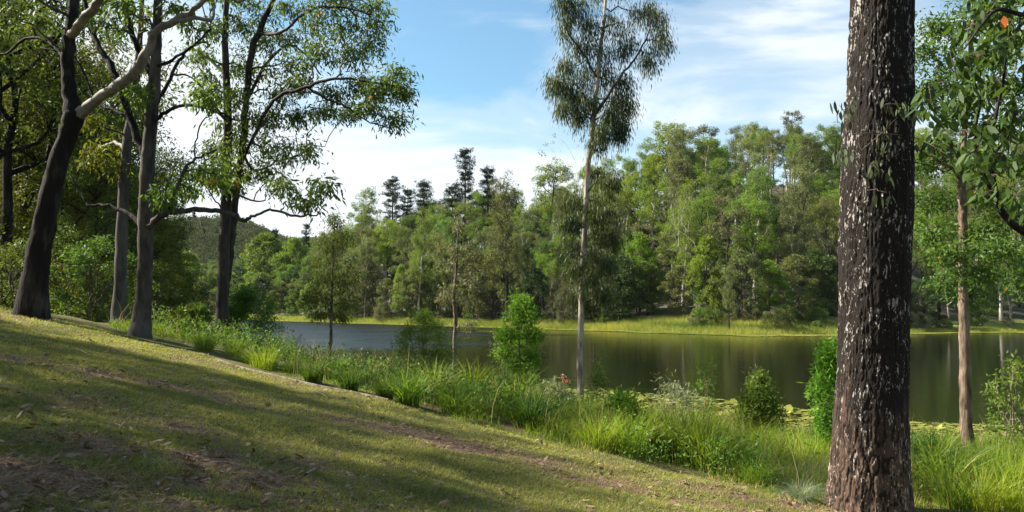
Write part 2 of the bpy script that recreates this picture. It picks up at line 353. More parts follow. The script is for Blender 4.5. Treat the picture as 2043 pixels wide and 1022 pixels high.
def ground_mat():
    m, nt = mat_new('ground'); L = nt.links
    b = N(nt, 'ShaderNodeAttribute', attribute_name='lv').outputs['Fac']      # 0 grass .. 1 bare, 2 planted bank
    geo_ = N(nt, 'ShaderNodeNewGeometry').outputs['Position']
    n1 = noise(nt, 5, 6, 0.65, geo_); n2 = noise(nt, 38, 5, 0.7, geo_); n3 = noise(nt, 1.1, 4, 0.6, geo_)
    grass = mixc(nt, ramp(nt, n2, [(0.32, 0.0), (0.66, 1.0)]), (0.050, 0.060, 0.016), (0.190, 0.180, 0.060))
    grass = mixc(nt, ramp(nt, n3, [(0.4, 0.0), (0.65, 0.5)]), grass, (0.16, 0.145, 0.065))
    soil = mixc(nt, ramp(nt, n2, [(0.35, 0.0), (0.62, 1.0)]), (0.075, 0.045, 0.028), (0.26, 0.175, 0.115))
    f = math_n(nt, 'ADD', math_n(nt, 'MINIMUM', b, 1.0), math_n(nt, 'MULTIPLY_ADD', n1, 1.4, -0.7))
    col = mixc(nt, ramp(nt, f, [(0.3, 0.0), (0.62, 1.0)]), grass, soil)
    p = N(nt, 'ShaderNodeBsdfPrincipled'); L.new(col, p.inputs['Base Color']); p.inputs['Roughness'].default_value = 0.95; p.inputs['Specular IOR Level'].default_value = 0.1
    bu = N(nt, 'ShaderNodeBump'); bu.inputs['Strength'].default_value = 0.9; bu.inputs['Distance'].default_value = 0.04; L.new(n2, bu.inputs['Height']); L.new(bu.outputs[0], p.inputs['Normal'])
    o = N(nt, 'ShaderNodeOutputMaterial'); L.new(p.outputs[0], o.inputs[0]); return m
M['ground'] = ground_mat()
def build_near():
    xs = graded(-420, 170, -13, 9, 0.14); ys = graded(-60, 215, 2.5, 20, 0.14)
    X, Y = np.meshgrid(xs, ys); Z = near_z(X, Y)
    s = sdist(EDGE, X, Y)[0].reshape(X.shape)
    A = bare(X, Y) * (s <= 0) + np.where(s > 0, sstep(0.0, 0.8, s.clip(0, 9)) * (0.15 + 0.9 * np.exp(-((X / Y - 0.0) / 0.13) ** 2)) , 0)
    g = Geo(); ny, nx = X.shape; i = np.arange(ny - 1)[:, None] * nx; j = np.arange(nx - 1)[None]
    Q = np.stack((i + j, i + j + 1, i + nx + j + 1, i + nx + j), -1).reshape(-1, 4)
    g.add(np.stack((X, Y, Z), -1).reshape(-1, 3), Q, None, A.ravel())
    o = obj('lawn_ground', g, M['ground'], smooth=True); tag(o, 'sloping mown lawn running down to the planted lake bank', None, None, 'structure')
build_near()

# far bank
FPX = [(-700, 640), (0, 628), (200, 630), (340, 633), (430, 634), (550, 640), (800, 648), (1080, 656), (1300, 663), (1500, 669), (1690, 668), (1850, 664), (2043, 662), (2600, 655)]
FA = np.array([(p[0] - W0 / 2) / F for p in FPX]); FD = np.array([EYE / -ray(*p).z for p in FPX])
def far_shore(a): return np.interp(a, FA, FD)
RPX = np.array([-700, 200, 450, 560, 640, 720, 900, 1080, 1200, 1300, 1450, 1700, 2043, 2700]); RA = (RPX - W0 / 2) / F
RZ = np.array([3, 3, 3.5, 6, 9, 13, 15, 17, 19, 26, 31, 31, 31, 28.0]); RD = np.array([100, 100, 90, 85, 85, 85, 85, 90, 90, 95, 100, 100, 100, 100.0])
def far_z(x, y):
    x = np.asarray(x, float); y = np.asarray(y, float); a = x / y; t = y - far_shore(a)
    zr = np.interp(a, RA, RZ); rd = np.interp(a, RA, RD)
    bh = np.interp(a * F + W0 / 2, [0, 1150, 1300, 1400, 1650, 1750, 2200], [0.9, 1.0, 1.5, 1.7, 1.5, 0.8, 0.8]); low = np.where(t < 0, 0.15 * t, bh * np.clip(t / 10, 0, 1) ** 0.8) + 0.15 * (fbm(x * 0.2, y * 0.2, 4) - 0.5) * (t > 1)
    z = low + zr * sstep(0, 1, np.clip((t - 6) / rd, 0, 1)) ** 0.9
    z = z + 1.8 * (fbm(x * 0.03, y * 0.03, 8) - 0.5) * sstep(10, 40, t)
    hill = 41 * sstep(330, 560, y) * (0.8 + 0.5 * fbm(x * 0.006 + 3, y * 0.002, 12, 3)) * (1 - 0.45 * sstep(-0.36, -0.26, a))
    return z + hill
def hill_mat():
    m, nt = mat_new('hill_ground'); L = nt.links; g_ = N(nt, 'ShaderNodeNewGeometry').outputs['Position']
    t = N(nt, 'ShaderNodeAttribute', attribute_name='lv').outputs['Fac']
    n1 = noise(nt, 0.35, 6, 0.65, g_); n2 = noise(nt, 2.2, 5, 0.65, g_)
    wet = mixc(nt, ramp(nt, n2, [(0.3, 0.0), (0.7, 1.0)]), (0.10, 0.14, 0.018), (0.25, 0.27, 0.05))
    dry = mixc(nt, ramp(nt, n1, [(0.35, 0.0), (0.65, 1.0)]), (0.025, 0.028, 0.012), (0.075, 0.070, 0.035))  # dry slope floor, colour darkened for the shade under the trees
    col = mixc(nt, ramp(nt, math_n(nt, 'ADD', t, math_n(nt, 'MULTIPLY_ADD', n1, 0.3, -0.15)), [(0.45, 0.0), (0.62, 1.0)]), wet, dry)
    p = N(nt, 'ShaderNodeBsdfPrincipled'); L.new(col, p.inputs['Base Color']); p.inputs['Roughness'].default_value = 0.95
    o = N(nt, 'ShaderNodeOutputMaterial'); L.new(p.outputs[0], o.inputs[0]); return m
M['hill'] = hill_mat()
def build_far():
    a = np.concatenate((np.linspace(-1.4, -0.7, 15), np.linspace(-0.69, 0.72, 260), np.linspace(0.74, 1.4, 14)))
    t = np.concatenate((np.linspace(-14, 14, 36), np.geomspace(16, 700, 60))); T, A = np.meshgrid(t, a, indexing='ij')
    Y = far_shore(A) + T; X = A * Y; Z = far_z(X, Y); g = Geo(); ny, nx = X.shape
    i = np.arange(ny - 1)[:, None] * nx; j = np.arange(nx - 1)[None]
    Q = np.stack((i + j, i + j + 1, i + nx + j + 1, i + nx + j), -1).reshape(-1, 4)
    g.add(np.stack((X, Y, Z), -1).reshape(-1, 3), Q, None, np.clip(T / 20, 0, 1).ravel())
    o = obj('hillside', g, M['hill'], smooth=True); tag(o, 'wooded hillside rising behind the far shore of the lake', None, None, 'structure')
build_far()
# water
def water_mat():
    m, nt = mat_new('lake_water'); L = nt.links; g_ = N(nt, 'ShaderNodeNewGeometry').outputs['Position']
    sep = N(nt, 'ShaderNodeSeparateXYZ'); L.new(g_, sep.inputs[0])
    # the wind ruffles the left part of the lake; the right lies in the lee
    side = math_n(nt, 'DIVIDE', sep.outputs[0], math_n(nt, 'MAXIMUM', sep.outputs[1], 1.0))
    big = noise(nt, 0.03, 3, 0.5, g_, (0.5, 1.5, 1))
    open_ = ramp(nt, math_n(nt, 'MULTIPLY_ADD', sep.outputs[1], 0.004, 0.0), [(0.255, 0.10), (0.30, 1.0)])
    mask = ramp(nt, math_n(nt, 'ADD', math_n(nt, 'MULTIPLY_ADD', side, 1.0, 0.62), math_n(nt, 'MULTIPLY_ADD', big, 0.9, -0.45)), [(0.42, 1.0), (0.66, 0.0)])
    mask = math_n(nt, 'MULTIPLY', mask, open_)
    w1 = noise(nt, 3.2, 3, 0.6, g_, (0.6, 1.0, 1)); w2 = noise(nt, 0.8, 2, 0.5, g_, (0.6, 1.2, 1))
    h = math_n(nt, 'ADD', w1, math_n(nt, 'MULTIPLY', w2, 1.2))
    b = N(nt, 'ShaderNodeBump'); b.inputs['Distance'].default_value = 0.14; L.new(h, b.inputs['Height'])
    L.new(math_n(nt, 'MULTIPLY_ADD', mask, 0.85, 0.06), b.inputs['Strength'])
    p = N(nt, 'ShaderNodeBsdfPrincipled'); p.inputs['Base Color'].default_value = (0.006, 0.007, 0.003, 1)
    L.new(math_n(nt, 'MULTIPLY_ADD', mask, 0.30, 0.07), p.inputs['Roughness']); p.inputs['IOR'].default_value = 1.33; p.inputs['Specular IOR Level'].default_value = 0.34; L.new(b.outputs[0], p.inputs['Normal'])
    o = N(nt, 'ShaderNodeOutputMaterial'); L.new(p.outputs[0], o.inputs[0]); return m
M['water'] = water_mat()
g = Geo(); g.add([(-1500, -50, 0), (1500, -50, 0), (1500, 1500, 0), (-1500, 1500, 0)], [(0, 1, 2, 3)])
tag(obj('lake_water', g, M['water']), 'calm dark lake reflecting the wooded hillside', None, None, 'structure')

# ------------------------------------------------------------------ ground cover
def lawn_cover():
    rng = np.random.default_rng(3); g = Geo()
    n = 760000; Dm = 3.2 * (19 / 3.2) ** rng.random(n)                     # density falls with distance
    a = rng.uniform(-0.75, 0.75, n); x = a * Dm; y = Dm
    s = sdist(EDGE, x, y)[0]; k = (s < -0.02) & (rng.random(n) > 0.95 * bare(x, y) + 0.25 * (fbm(x * 3, y * 3, 41, 2) > 0.6)); x, y, s = x[k], y[k], s[k]
    z = near_z(x, y); D = y; b = bare(x, y)
    h = (0.020 + 0.022 * rng.random(len(x))) * (0.7 + 0.9 * fbm(x * 1.2, y * 1.2, 51, 3)) * (1 + 0.03 * D)
    lv = np.clip(rng.random(len(x)) * 0.62 + 0.5 * b + 0.5 * (fbm(x * 0.8, y * 0.8, 61, 3) - 0.45), 0, 1)
    blades(g, rng, np.stack((x, y, z - 0.003), -1), h, 0.0034 + 0.0006 * D, 1.3, 1, lv)
    tag(obj('lawn_grass', g, M['lawn_blade']), 'short dry green lawn grass with bare brown patches', 'grass', None, 'stuff')
lawn_cover()
def litter():
    rng = np.random.default_rng(5); g = Geo()
    n = 38000; D = 3.2 * (17 / 3.2) ** rng.random(n); a = rng.uniform(-0.75, 0.75, n); x = a * D; y = D
    s = sdist(EDGE, x, y)[0]; k = (s < 0.6) & (rng.random(n) < 0.16 + 0.84 * bare(x, y)); x, y = x[k], y[k]
    P = np.stack((x, y, near_z(x, y) + 0.014 + 0.012 * rng.random(len(x))), -1); m_ = len(x); th = rng.random(m_) * 6.28
    d = np.stack((np.cos(th), np.sin(th), rng.normal(0, 0.22, m_)), -1); sd = np.stack((-np.sin(th), np.cos(th), rng.normal(0, 0.45, m_)), -1)
    Ls = (0.022 + 0.085 * rng.random(m_) ** 1.9)[:, None]; Ws = Ls * (0.16 + 0.22 * rng.random((m_, 1))); up = np.array((0, 0, 1.0))
    V = np.stack((P, P + d * Ls * .35 + sd * Ws * .5 + up * Ws * .3, P + d * Ls * .7 + sd * Ws * .4 + up * Ws * .3, P + d * Ls + up * Ls * 0.1, P + d * Ls * .7 - sd * Ws * .4, P + d * Ls * .35 - sd * Ws * .5), 1).reshape(-1, 3)
    b = np.arange(m_)[:, None] * 6; g.add(V, np.vstack((np.hstack((b, b + 1, b + 4, b + 5)), np.hstack((b + 1, b + 2, b + 3, b + 4)))), None, np.repeat(rng.random(m_) ** 1.5, 6))
    for _ in range(500):
        D_ = 3.4 + 10 * rng.random(); x = rng.uniform(-0.7, 0.7) * D_; th = rng.random() * 6.28; L_ = 0.04 + 0.16 * rng.random() ** 2; z = nz(x, D_) + 0.014
        tube(g, [(x, D_, z, .002), (x + math.cos(th) * L_ * .5, D_ + math.sin(th) * L_ * .5 + .01, z + .01, .002), (x + math.cos(th) * L_, D_ + math.sin(th) * L_, z + .004, .001)], 4, rng.random())
    tag(obj('leaf_litter', g, M['litter']), 'brown fallen gum leaves and twigs scattered over the lawn', 'leaf litter', None, 'stuff')
litter()
def bank_cover():
    rng = np.random.default_rng(7); g = Geo()
    n = 260000; D = 8 * (62 / 8.0) ** rng.random(n); a = rng.uniform(-0.5, 0.78, n); x = a * D; y = D
    d = -sdist(SHORE, x, y)[0]; s = sdist(EDGE, x, y)[0]
    f = fbm(x * 0.45, y * 0.45, 71, 3)
    k = (d > -0.3) & (s > 0.0) & (rng.random(n) < sstep(0.36, 0.55, f + 0.15 * sstep(6, 2, d) + 0.12 * sstep(0.1, 0.3, x / y) - 0.22 * np.exp(-((x / y + 0.0) / 0.09) ** 2) * sstep(3, 1, s) + 0.25 * sstep(0.5, 0.0, s) * (np.abs(x / y) > 0.1)))
    x, y, s, d, f = x[k], y[k], s[k], d[k], f[k]
    h = (0.20 + 0.50 * sstep(0.35, 0.8, f) + 0.18 * sstep(0.08, 0.3, x / y)) * (0.45 + 0.55 * sstep(-0.22, -0.02, x / y)) * (0.5 + 0.8 * rng.random(len(x))) * (0.10 + 0.90 * sstep(0, 1.6, s)) * (0.28 + 0.72 * sstep(2.0, 9.0, d))
    lv = np.clip(rng.random(len(x)) * 0.6 + 1.4 * (fbm(x * 0.4 + 9, y * 0.4, 81, 3) - 0.42) + 0.30 * sstep(-0.1, 0.2, x / y) - 0.22, 0, 1)
    blades(g, rng, np.stack((x, y, near_z(x, y) - 0.01), -1), h, 0.006 + 0.0004 * y, 0.9, 2, lv)
    tag(obj('bank_grass', g, M['tussock']), 'tall loose green grass covering the lake bank between the tussocks', 'grass', None, 'stuff')
    g = Geo(); k = rng.random(len(x)) < 0.022; xx, yy, ss = x[k], y[k], s[k]; k = ss > 0.5; xx, yy = xx[k], yy[k]
    blades(g, rng, np.stack((xx, yy, near_z(xx, yy)), -1), 0.5 + 0.5 * rng.random(len(xx)), 0.006 + 0.0003 * yy, 0.5, 3, 0.5 + 0.5 * rng.random(len(xx)))
    tag(obj('dry_stalks', g, M['straw']), 'dry straw coloured stalks standing in the bank grass', 'dry grass', None, 'stuff')
    # leafy weeds growing through it
    g = Geo(); n = 4200; D = 8.5 * (50 / 8.5) ** rng.random(n); a = rng.uniform(-0.45, 0.74, n); x = a * D; y = D
    d = -sdist(SHORE, x, y)[0]; s = sdist(EDGE, x, y)[0]; k = (d > 0.2) & (s > 0.5) & (fbm(x * 0.5 + 40, y * 0.5, 91, 3) > 0.46 - 0.1 * (x / y < -0.1)); x, y = x[k], y[k]
    P = np.stack((x, y, near_z(x, y)), -1)
    for p in P:
        hh = 0.2 + 0.45 * rng.random(); m_ = 34; t = rng.random(m_) ** 0.7
        q = p + np.stack((rng.normal(0, 0.10, m_) + 0, rng.normal(0, 0.10, m_), t * hh), -1)
        leaves(g, rng, q, 0.07, 0.024, -0.1, lv=np.clip(rng.random(m_) * 0.7 + 0.3 * rng.random(), 0, 1))
        tube(g, [(*p, .003), (*(p + np.array((0.02, 0.01, hh * .95))), .0015)], 3, 0.4, cap=False)
    tag(obj('leafy_weeds', g, M['fern']), 'small leafy weeds growing among the grass of the bank', 'weeds', None, 'stuff')
bank_cover()
def lily_pads():
    rng = np.random.default_rng(9); g = Geo()
    edge = np.array([(-24, 71), (-14, 50.5), (-7.5, 43), (-2, 37.5), (3.6, 36.6), (6.2, 35.0), (9.5, 31.0), (13, 27), (16.5, 25.9), (40, 24), (90, 22)], float)
    n = 60000; D = 19 + 56 * rng.random(n) ** 1.8; a = rng.uniform(-0.45, 1.1, n); x = a * D; y = D
    d = -sdist(SHORE, x, y)[0]; e = -sdist(edge, x, y)[0]
    k = (d < 0.2) & (e + 1.6 * (fbm(x * 0.3, y * 0.6, 5, 3) - 0.5) > 0) & (fbm(x * 0.5, y * 1.1, 33, 3) > 0.25 + 0.12 * (x < 2) - 0.06 * (x > 8)); x, y = x[k], y[k]
    n = len(x); r = 0.07 + 0.10 * rng.random(n); tz = rng.normal(0, 0.08, (n, 2)) + (rng.random((n, 1)) < 0.12) * rng.normal(0, 0.5, (n, 2))
    th = rng.random(n) * 6.28; K = 7; V = np.zeros((n, K + 1, 3)); V[:, 0] = np.stack((x, y, 0.012 + 0.012 * rng.random(n)), -1)
    for i in range(K):
        an = th + 0.25 + i * (6.28 - 0.5) / (K - 1); ox = np.cos(an) * r; oy = np.sin(an) * r
        V[:, i + 1] = np.stack((x + ox, y + oy, V[:, 0, 2] + np.maximum(tz[:, 0] * ox + tz[:, 1] * oy, -0.008) + 0.006 * np.sin(i * 2 + th)), -1)
    b = np.arange(n)[:, None] * (K + 1); T = np.concatenate([np.hstack((b, b + i + 1, b + i + 2)) for i in range(K - 1)])
    lv = np.clip(rng.random(n) ** 1.6 + (fbm(x * 0.35, y * 0.7, 44, 3) - 0.5) * 0.9 + 0.25 * (x > 7), 0, 1)
    g.add(V.reshape(-1, 3), None, T, np.repeat(lv, K + 1))
    tag(obj('water_lily_pads', g, M['pad']), 'green and yellow water lily pads floating along the near shore', 'lily pads', None, 'stuff')
    g = Geo(); n = 26000; a = rng.uniform(-0.5, 0.75, n); t = -rng.random(n) ** 1.4 * 3.6 - 0.0; t = t * (0.35 + 1.2 * fbm(a * 30, a * 0, 3, 3))
    y = far_shore(a) + t; x = a * y; r = 0.10 + 0.12 * rng.random(n); c = np.stack((x, y, np.full(n, 0.02)), -1)
    V = np.stack([c + np.stack((r * math.cos(q), r * math.sin(q), 0.05 * rng.random(n)), -1) for q in (0, 1.57, 3.14, 4.71)], 1).reshape(-1, 3)
    g.add(V, np.arange(4 * n).reshape(-1, 4), None, np.repeat(0.55 + 0.45 * rng.random(n), 4))
    tag(obj('far_lily_pads', g, M['reed']), 'yellow fringe of water lilies along the far shore', 'lily pads', None, 'stuff')
lily_pads()
def reeds():
    rng = np.random.default_rng(11); g = Geo(); n = 90000; a = rng.uniform(-0.5, 0.75, n); t = rng.random(n) * 10 - 0.4
    pxs = a * F + W0 / 2
    wd_ = np.interp(pxs, [200, 340, 450, 560, 900, 1100, 1250, 1350, 1500, 1680, 1800, 2100], [5, 9, 3, 5, 6, 7, 9, 10, 10, 8, 4, 3])
    k = t < wd_ * (0.6 + 0.8 * fbm(a * 60, t * 0.2, 5, 3)); a, t = a[k], t[k]; y = far_shore(a) + t; x = a * y; n = len(x)
    f = fbm(x * 0.15, y * 0.3, 15, 3); h = (0.35 + 0.75 * f) * (0.7 + 0.5 * rng.random(n)) * np.interp(x / y, [0.45, 0.52], [1, 0.7])
    lv = np.clip(0.25 * rng.random(n) + 2.2 * (fbm(x * 0.13 + 5, t * 0.35, 16, 4) - 0.35), 0, 1)
    blades(g, rng, np.stack((x, y, far_z(x, y) - 0.02), -1), h, 0.05, 0.5, 1, lv)
    tag(obj('reed_bed', g, M['reed']), 'yellow green reeds and grass lining the far shore', 'reeds', None, 'stuff')
reeds()

# ------------------------------------------------------------------ tree builders (far and middle distance)
def clumps(g, rng, C, rad, n, L, W, droop=0.35, flat=0.7, tone=0.25):
    """n leaves in each clump; every clump has a slightly different tone of leaf"""
    C = np.asarray(C, float); k = len(C); rad = np.broadcast_to(rad, (k,))
    for c, r in zip(C, rad):
        p = ball(rng, n, 0.35) * np.array((r, r, r * flat)); p = p * (0.6 + 0.5 * rng.random((n, 1)))
        base = rng.random() * tone * 2 - tone
        leaves(g, rng, c + p, L, W, droop, lv=np.clip(0.25 + 0.5 * rng.random(n) + base, 0, 1), out=unit(p) * 0.4)
def proto_gum(rng, H=18, spread=4.0, nl=7, bare_f=0.45, L=0.34, W=0.15, nleaf=90, sub=4, r0=0.22, cl=1.0, flat=0.6, droop=0.4, sides=7):
    t = Geo(); c = Geo(); lean = rng.normal(0, 0.04, 2) * H
    n = 9; s = np.linspace(0, 1, n); top = 0.86 * H
    P = np.stack((lean[0] * s ** 1.5 + rng.normal(0, 0.012 * H, n) * s, lean[1] * s ** 1.5 + rng.normal(0, 0.012 * H, n) * s, top * s, r0 * (1 - 0.85 * s) * (1 + 0.5 * np.exp(-s * 25))), -1)
    P[0, 2] = -0.8; tube(t, smooth_path(P, 3), sides, 0.5)
    ends = []
    for i in range(nl):
        f = bare_f + (1 - bare_f) * (i + 0.4 * rng.random()) / nl; z = f * top
        b = np.array([np.interp(z, P[:, 2], P[:, k]) for k in range(4)]); th = i * 2.4 + rng.normal(0, 0.5)
        ln = spread * (0.55 + 0.55 * rng.random()) * (1.15 - 0.55 * max(0, (f - bare_f) / (1 - bare_f)))
        tip = b[:3] + np.array((math.cos(th) * ln, math.sin(th) * ln, ln * (0.55 + 0.6 * rng.random())))
        tw = twig(t, rng, b[:3], tip, b[3] * 0.55 + 0.02, 0.025, 5, 0.06, 5, 0.05); ends.append(tip)
        for j in range(sub):
            q = tw[2 + int(rng.integers(0, 4))]; e = q + unit(rng.normal(0, 1, 3) + np.array((0, 0, 0.7)) + 0.5 * unit(tip - b[:3])) * cl * (1.0 + 1.0 * rng.random())
            twig(t, rng, q, e, 0.03, 0.01, 3, 0.03, 3, 0.05); ends.append(e)
    ends.append(P[-1, :3] + np.array((0, 0, 0.4)))
    for j in range(3): ends.append(P[-1, :3] + rng.normal(0, 0.7, 3) + np.array((0, 0, 0.6)))
    clumps(c, rng, ends, cl * (0.65 + 0.6 * rng.random(len(ends))), nleaf, L, W, droop, flat)
    return t, c
def proto_round(rng, H=9, Wd=3.6, nc=60, nleaf=120, L=0.25, W=0.12, base=0.08, peak=0.5, cl=0.8, r0=0.13, droop=0.2, flat=0.8, fill=0.35):
    """leafy from near the ground: clumps spread over an uneven envelope"""
    t = Geo(); c = Geo(); ends = []; th0 = rng.random() * 6.28
    stems = 3
    for k in range(stems):
        a = th0 + k * 2.1; tp = np.array((math.cos(a) * Wd * 0.3, math.sin(a) * Wd * 0.3, H * (0.62 + 0.2 * rng.random())))
        twig(t, rng, np.array((math.cos(a) * 0.06, math.sin(a) * 0.06, -0.6)), tp, r0 * (1 - 0.2 * k), 0.03, 6, 0.0, 6, 0.03)
    lob = rng.random(8) * 6.28; amp = 0.22
    for i in range(nc):
        f = base + (1 - base) * ((i + rng.random()) / nc) ** 0.85; th = rng.random() * 6.28
        env = math.sin(math.pi * min(1, max(0, (f ** (math.log(0.5) / math.log(peak)))))) ** 0.6 if 0 < f < 1 else 0.05
        env *= 1 + amp * math.sin(3 * th + lob[int(f * 7)]) + amp * math.sin(2 * th + lob[0] + f * 5)
        rr = env * Wd * (1 - fill * rng.random() ** 1.5)
        p = np.array((math.cos(th) * rr, math.sin(th) * rr, f * H)); ends.append(p)
        if i % 3 == 0: twig(t, rng, np.array((p[0] * .12, p[1] * .12, p[2] * 0.6)), p, 0.035, 0.012, 3, 0.05, 3, 0.06)
    clumps(c, rng, ends, cl * (0.6 + 0.7 * rng.random(len(ends))), nleaf, L, W, droop, flat)
    return t, c
def proto_pine(rng, H=20, spread=2.6, L=0.26, W=0.09):
    t = Geo(); c = Geo(); tube(t, [(0, 0, -0.8, .25), (0.05, 0, H * .5, .16), (0, 0.05, H, .03)], 6)
    z = H * 0.18; i = 0
    while z < H * 0.97:
        f = z / H; k = 6; ln = spread * (1.0 - 0.60 * f ** 2.2) * (0.75 + 0.4 * rng.random())
        for j in range(k):
            if rng.random() < 0.15: continue
            th = i * 0.9 + j * 6.28 / k + rng.normal(0, 0.3); l2 = ln * (0.45 + 0.75 * rng.random())
            tip = np.array((math.cos(th) * l2, math.sin(th) * l2, z + l2 * (0.1 + 0.5 * rng.random()))); tw = twig(t, rng, (0, 0, z), tip, 0.05, 0.015, 3, -0.05, 4, 0.02)
            clumps(c, rng, [tip, tw[3], tw[2], tip + rng.normal(0, .35, 3), tip * 0.62 + np.array((0, 0, z * 0.38))], 0.25 + 0.3 * rng.random(5), 34, L, W, 0.0, 0.9)
        z += H * 0.040 * (0.6 + 0.9 * rng.random()); i += 1
    clumps(c, rng, [(0, 0, H), (0, 0, H * .97)], 0.4, 50, L, W, -0.3, 1.0); return t, c
def proto_bare(rng, H=16, r0=0.16):
    t = Geo(); c = Geo(); ends = []
    def br(p, d, ln, r, lev):
        q = p + d * ln; tw = twig(t, rng, p, q, r, r * 0.5, 5 if lev < 2 else 3, 0.02, 3, 0.05)
        if lev >= 4: ends.append(q); return
        for _ in range(3 if lev < 3 else 2): br(tw[-1 - int(rng.integers(0, 2))], unit(d + rng.normal(0, 0.42, 3) + np.array((0, 0, 0.15))), ln * (0.55 + 0.2 * rng.random()), r * 0.5, lev + 1)
    br(np.array((0, 0, -0.6)), np.array((0.02, 0, 1.0)), H * 0.5, r0, 0)
    ends = [e for e in ends if rng.random() < 0.45]; clumps(c, rng, ends, 0.45, 16, 0.30, 0.10, 0.4, 0.7); return t, c
PROTO = {}
def make_proto(key, name, kind_label, cat, geos, bark, leaf, H):
    root = bpy.data.objects.new(name, None); root['label'] = kind_label; root['category'] = cat
    ch = []
    t = bpy.data.objects.new('trunk', geos[0].mesh('trunk', M[bark], True)); c = bpy.data.objects.new('crown', geos[1].mesh('crown', M[leaf]))
    PROTO.setdefault(key, []).append((root, t, c, H))
RG = np.random.default_rng(2024)
def kindset(key, name, desc, fn, n, bark, leaf, H, **kw):
    for i in range(n):
        bk = bark[i % len(bark)] if isinstance(bark, (list, tuple)) else bark; lf = leaf[i % len(leaf)] if isinstance(leaf, (list, tuple)) else leaf
        make_proto(key, name, desc, 'tree' if 'shrub' not in name else 'shrub', fn(RG, H=H, **kw), bk, lf, H)
kindset('gum', 'gum_tree', 'tall open crowned gum', proto_gum, 4, ['bark_white', 'bark_grey'], 'mid_green', 18, spread=2.5, nl=13, nleaf=110, sub=6, bare_f=0.32, cl=0.72, flat=1.1, L=0.23, W=0.09, r0=0.26, droop=0.6)
kindset('gumt', 'gum_tree', 'slim white trunked gum', proto_gum, 3, 'bark_white', ['mid_green', 'olive', 'yellow_green'], 18, spread=2.3, nl=7, nleaf=100, sub=4, bare_f=0.60, cl=0.8, flat=0.8, L=0.26, W=0.10, r0=0.30)
kindset('gumy', 'gum_tree', 'tall yellow green gum', proto_gum, 3, ['bark_dark', 'bark_white', 'bark_grey'], 'yellow_green', 18, spread=2.8, nl=13, nleaf=110, sub=6, bare_f=0.40, cl=0.75, flat=0.9, L=0.23, W=0.09, r0=0.26)
kindset('gumo', 'gum_tree', 'tall dull olive gum', proto_gum, 4, ['bark_grey', 'bark_white', 'bark_dark'], 'olive', 18, spread=2.3, nl=14, nleaf=110, sub=6, bare_f=0.28, cl=0.70, flat=1.2, L=0.23, W=0.08, r0=0.24, droop=0.65)
kindset('gumg', 'gum_tree', 'thin crowned greyish gum', proto_gum, 2, 'bark_grey', 'grey_green', 18, spread=3.0, nl=8, nleaf=50, sub=4, bare_f=0.35, cl=0.8)
kindset('round', 'bushy_tree', 'rounded olive bushy tree', proto_round, 3, 'bark_grey', 'olive', 9, cl=0.7, Wd=2.9, nc=80, nleaf=130)
kindset('roundm', 'bushy_tree', 'rounded mid green bushy tree', proto_round, 3, 'bark_grey', 'mid_green', 9, cl=0.7, Wd=2.8, nc=80, nleaf=130)
kindset('roundy', 'bushy_tree', 'bright yellow green bushy tree', proto_round, 3, 'bark_grey', 'yellow_green', 9, cl=0.65, Wd=2.4, nc=76, nleaf=130, peak=0.45, base=0.16)
kindset('roundd', 'bushy_tree', 'dark green bushy tree', proto_round, 3, 'bark_dark', 'dark_green', 9, Wd=3.0, nc=80, nleaf=130)
kindset('roundg', 'bushy_tree', 'greyish feathery bushy tree', proto_round, 2, 'bark_grey', 'grey_green', 9, Wd=2.9, nc=76, nleaf=130, L=0.26, W=0.08)
kindset('pine', 'hoop_pine', 'dark hoop pine', proto_pine, 3, 'bark_dark', 'pine', 20)
kindset('bare', 'bare_gum', 'pale nearly leafless gum', proto_bare, 2, ['bark_white', 'bark_grey'], 'grey_green', 16)
kindset('shrub', 'shore_shrub', 'low shore shrub', proto_round, 3, 'twig', ['mid_green', 'olive', 'grey_green'], 3, Wd=1.9, nc=34, nleaf=90, L=0.20, W=0.09, base=0.03, cl=0.5, r0=0.04)

PLACED = []
def place(key, x, y, z, h, rz=None, wide=1.0, idx=None, label=None, name=None, cat=None, group=None, meta=None):
    ps = PROTO[key]; i = RG.integers(0, len(ps)) if idx is None else idx % len(ps); root, t, c, H = ps[i]
    r = root.copy(); COL.objects.link(r); s = h / H; r.location = (x, y, z); r.scale = (s * wide, s * wide, s); r.rotation_euler = (0, 0, RG.random() * 6.28 if rz is None else rz)
    for o_ in (t, c):
        d = o_.copy(); COL.objects.link(d); d.parent = r
    if name: r.name = name
    if label: r['label'] = label
    if cat: r['category'] = cat
    if group: r['group'] = group
    if meta is not None: PLACED.append((r, key, x, y, h, meta))
    return r
def px_of(x, y): return x / y * F + W0 / 2
